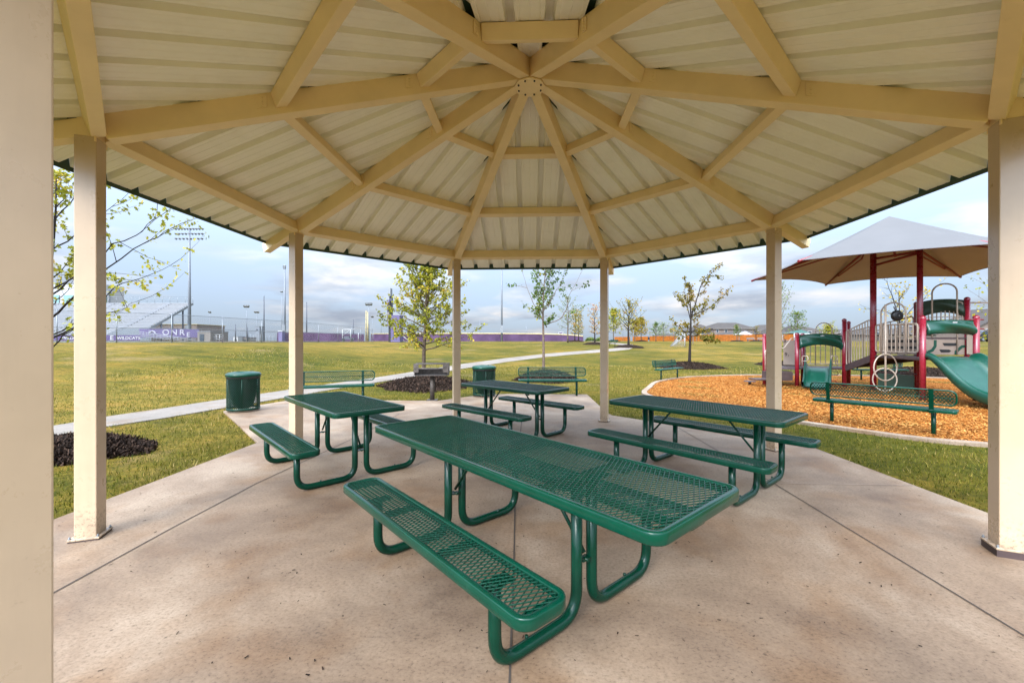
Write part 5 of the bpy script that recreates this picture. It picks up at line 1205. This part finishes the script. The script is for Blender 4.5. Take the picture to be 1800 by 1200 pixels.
for i in range(12): t_ = i/12; mb.tube([P3(1204,586.5,46).lerp(a0, t_), dep(1204,46).lerp(a1, t_)], .012, 3, caps=False)
mb.build('net', 'white', gl)
# cedar fence, in its runs
def wood(label, pts, h):
    t = thing('cedar_fence', label, 'fence', (0,0,0), 0, 'orange cedar fence runs before the houses'); mb = MB(); rs = random.Random(int(pts[0].x)); L_ = 0
    for a, b in zip(pts, pts[1:]):
        l = (b-a).length; k = int(l/.36); d = (b-a).normalized(); n_ = Vector((-d.y, d.x, 0))*.02
        for i in range(k):
            c = a+d*(i+.5)*.36; c.z = a.z+(b.z-a.z)*(i/k); hh = h*rs.uniform(.985, 1.01); mb.obox(c+Z*hh/2+n_*rs.uniform(-.5,.5), Vector((d.x, d.y, 0))*.17, n_, Z*hh/2)
    mb.build('boards', 'cedar', t); mb = MB()
    for zz in (.3, h*.55, h-.25): mb.tube([p+Z*zz for p in pts], .05, 4)
    mb.build('rail', 'cedar', t)
wood('cedar fence run farthest left, low behind the bare tree', [dep(1080,190), dep(1108,186)], 1.9)
wood('cedar fence run behind the pointed gold-green tree', [dep(1112,176), dep(1139,170)], 1.9)
wood('cedar fence run behind the pale green trees and the white goal', [dep(1142,160), dep(1190,150), dep(1225,140)], 1.9)
wood('longest cedar fence run under the grey roofs behind the right rear post', [dep(1225,134), dep(1300,128), dep(1372,124), dep(1395,122)], 2.05)
# houses
def house(label, px0, px1, yeave, ypeak, w, depth_, ridge=(.3,.7), m='stucco', wins=(), group='suburban houses beyond the cedar fence', gable=False):
    a, b = dep(px0, w), dep(px1, w); ze = CZ-(yeave-PY0)/F*w; zp = CZ-(ypeak-PY0)/F*w; zb = min(a.z, b.z)-.3; d = b-a; d.z = 0; l = d.length; d.normalize(); n_ = Vector((-d.y, d.x, 0))
    base = Vector((a.x, a.y, zb)); t = thing('house', label, 'house', base, 0, group); O = Vector((0,0,0))
    mb = MB(); mb.obox(d*l/2+n_*depth_/2+Z*(ze-zb)/2, d*(l/2-.3), n_*(depth_/2-.3), Z*(ze-zb)/2); mb.build('wall', m, t)
    e0, e1, e2, e3 = O-d*.3+Z*(ze-zb), d*(l+.3)+Z*(ze-zb), d*(l+.3)+n_*depth_+Z*(ze-zb), n_*depth_-d*.3+Z*(ze-zb)
    r0, r1 = d*l*ridge[0]+n_*depth_*.5+Z*(zp-zb), d*l*ridge[1]+n_*depth_*.5+Z*(zp-zb)
    mb = MB(); mb.add([e0-n_*.3, e1-n_*.3, e2+n_*.3, e3+n_*.3, r0, r1], [(0,1,5,4),(1,2,5),(2,3,4,5),(3,0,4),(3,2,1,0)]); rf = mb.build('roof', 'roofsh', t)
    mb = MB(); mb.beam(e0-n_*.32, e1-n_*.32, .04, .28); mb.build('fascia', 'stucco', rf)
    for fx, z_, ww, hh in wins:
        mb = MB(); c = d*l*fx-n_*-.26+Z*(z_); mb.obox(c, d*ww/2, n_*.06, Z*hh/2); wn = mb.build('window', 'white', t)
        mb = MB(); mb.obox(c-n_*.05, d*(ww/2-.12), n_*.03, Z*(hh/2-.12)); mb.build('pane', 'window', wn)
    return t
house('low grey-roofed house left of the soccer goal', 1156, 1200, 593.5, 586, 200, 14, (.25,.8))
house('house with a tall hipped roof just right of the autumn tree', 1224, 1262, 581, 568.5, 165, 14, (.45,.55), wins=((.75,3.6,1.4,1.4),(.3,3.6,1.4,1.2)))
house('wide house with the highest grey roof behind the cedar fence', 1254, 1330, 577.5, 565.5, 160, 16, (.33,.78), 'brick', ((.62,4.6,1.5,1.4),(.1,4.2,1,1.2),(.3,4.2,1,1.2)))
house('low front wing roof before the wide house beside the white tent', 1275, 1345, 588, 579, 148, 10, (.5,.7))
house('grey-roofed house partly hidden by the right rear post', 1330, 1378, 582, 569.5, 158, 14, (.5,.8), wins=((.3,3.6,1.4,1.3),))
house('grey-brown roofed house left of the green gazebo roof', 1372, 1412, 586, 571, 130, 14, (.3,.6), 'brick', ((.8,3,1.3,1.2),))
house('house with a long sloping roof seen over the toddler slide arch', 1405, 1470, 586, 570.5, 125, 14, (.15,.45), 'stucco', ((.3,2.8,1.3,1.2),(.7,2.8,1.3,1.2)))
house('house roof seen between the toddler slide and the railed ramp', 1462, 1512, 585, 577, 130, 14, (.4,.8), 'brick', ((.4,2.8,1.3,1.2),))
house('house seen through the tan rails below the shade columns', 1520, 1600, 588, 577, 120, 14, (.3,.7), 'stucco', ((.3,2.4,1.3,1.2),(.7,2.4,1.3,1.2)))
house('brown-roofed house seen between the crimson posts above the double slide', 1600, 1688, 587, 572, 110, 14, (.35,.65), 'stucco', ((.3,2.4,1.3,1.2),(.7,2.4,1.3,1.2)))
# brick gabled house at the right
a = dep(1722, 78); hb = thing('house', 'brown brick gabled house behind the parked car at the right post', 'house', a, YAW, 'suburban houses beyond the cedar fence')
mb = MB(); mb.prism([(0,-.3),(14,-.3),(14,3.2),(7,6.2),(0,3.0)], (1,0,0), (0,0,1), (0,1,0), (0,4,0), 8); mb.build('wall', 'brick', hb)
mb = MB(); mb.beam((-.6,4,2.75), (7.1,4,6.42), 8.8, .22, up=(0,0,1)); mb.beam((6.9,4,6.42), (14.6,4,2.9), 8.8, .22); mb.build('roof', 'roofsh', hb)
for x_ in (1.6, 4.8, 9):
    mb = MB(); mb.box(x_-.5, x_+.5, -.07, .02, .9, 2.4); wn = mb.build('window', 'white', hb); mb = MB(); mb.box(x_-.4, x_+.4, -.1, -.06, 1, 2.3); mb.build('pane', 'window', wn)
# white tent and green gazebo
t = thing('canopy_tent', 'white peaked tent behind the cedar fence', 'tent'); w = 140; mb = MB(); a, b = P3(1297,588.5,w), P3(1325,588.5,w); n_ = axn*4; pk = P3(1310,582,w+2)
mb.add([a, b, b+n_, a+n_, pk], [(0,1,4),(1,2,4),(2,3,4),(3,0,4)]); mb.build('fabric', 'white', t); mb = MB()
for q in (a, b, b+n_, a+n_): mb.tube([Vector((q.x, q.y, ter(q.x, q.y))), q], .05, 5)
mb.build('leg', 'galv', t)
t = thing('gazebo', 'green-roofed gazebo on white posts beyond the playground', 'gazebo'); w = 70; mb = MB(); a, b = P3(1393,586,w), P3(1425,584.5,w); a.z = b.z = (a.z+b.z)/2; n_ = axn*3; pk = P3(1407.5,579,w+1.5)
mb.add([a, b, b+n_, a+n_, pk], [(0,1,4),(1,2,4),(2,3,4),(3,0,4),(3,2,1,0)]); mb.build('roof', 'slide', t)
for q in (a.lerp(b,.1), a.lerp(b,.9), (a+n_).lerp(b+n_,.1), (a+n_).lerp(b+n_,.9)): mb = MB(); mb.tube([Vector((q.x, q.y, ter(q.x, q.y))), q], .09, 8); mb.build('post', 'white', t)
mb = MB(); mb.beam(a.lerp(b,.1)-Z*.12, a.lerp(b,.9)-Z*.12, .1, .2); mb.build('beam', 'white', t)
# picnic tables far by the fence are low dark shapes
for px, lab in ((1320, 'low brown bench near the cedar fence, left of the pair'), (1339, 'low brown bench near the cedar fence, right of the pair beside the crimson post')):
    b = dep(px, 96); t = thing('lawn_bench', lab, 'bench', b, YAW, 'low benches by the cedar fence'); mb = MB(); mb.box(-.9,.9,-.2,.2,.42,.48); mb.box(-.9,.9,.18,.22,.55,.9); mb.build('seat', 'brick', t)
    for x_ in (-.7,.7): mb = MB(); mb.box(x_-.04,x_+.04,-.2,.22,0,.42); mb.build('leg', 'darkpole', t)
# parked car
ca = thing('parked_car', 'dark sport utility car parked at the street by the near right post', 'car', dep(1732, 62), YAW); mb = MB()
mb.prism([(-2.2,.45),(-2.15,.95),(-1.9,1.02),(-1.3,1.6),(-.6,1.72),(1.1,1.72),(1.9,1.3),(2.2,1.15),(2.25,.5),(1.9,.32),(-1.9,.32)], (1,0,0), (0,0,1), (0,1,0), (0,0,0), 1.8); mb.build('body', 'car', ca, bevel=.08)
mb = MB(); mb.prism([(-1.5,1.08),(-1.15,1.52),(-.55,1.63),(1.0,1.63),(1.5,1.35),(1.6,1.1)], (1,0,0), (0,0,1), (0,1,0), (0,0,0), 1.84); mb.build('window', 'window', ca)
for x_ in (-1.35, 1.35):
    for y_ in (-.85, .85): mb = MB(); mb.tube([(x_,y_-.11,.36),(x_,y_+.11,.36)], .36, 16); wh = mb.build('wheel', 'tyre', ca); mb = MB(); mb.tube([(x_,y_-.125,.36),(x_,y_+.125,.36)], .2, 12); mb.build('rim', 'galv', wh)
mb = MB(); mb.box(-2.24,-2.1,-.8,-.5,.75,.9); mb.build('headlight', 'white', ca)
t = thing('pickup_truck', 'tiny dark vehicle between the cedar fence runs beyond the gold-green trees', 'car', dep(1140.5, 176), YAW); mb = MB(); mb.prism([(-2.3,.5),(-2.3,1.1),(-1,1.15),(-.6,1.75),(.7,1.75),(.9,1.1),(2.4,1.05),(2.4,.5)], (1,0,0), (0,0,1), (0,1,0), (0,0,0), 1.9); mb.build('body', 'car', t)
for x_ in (-1.5, 1.5): mb = MB(); mb.tube([(x_,-1,.4),(x_,1,.4)], .4, 12); mb.build('wheel', 'tyre', t)
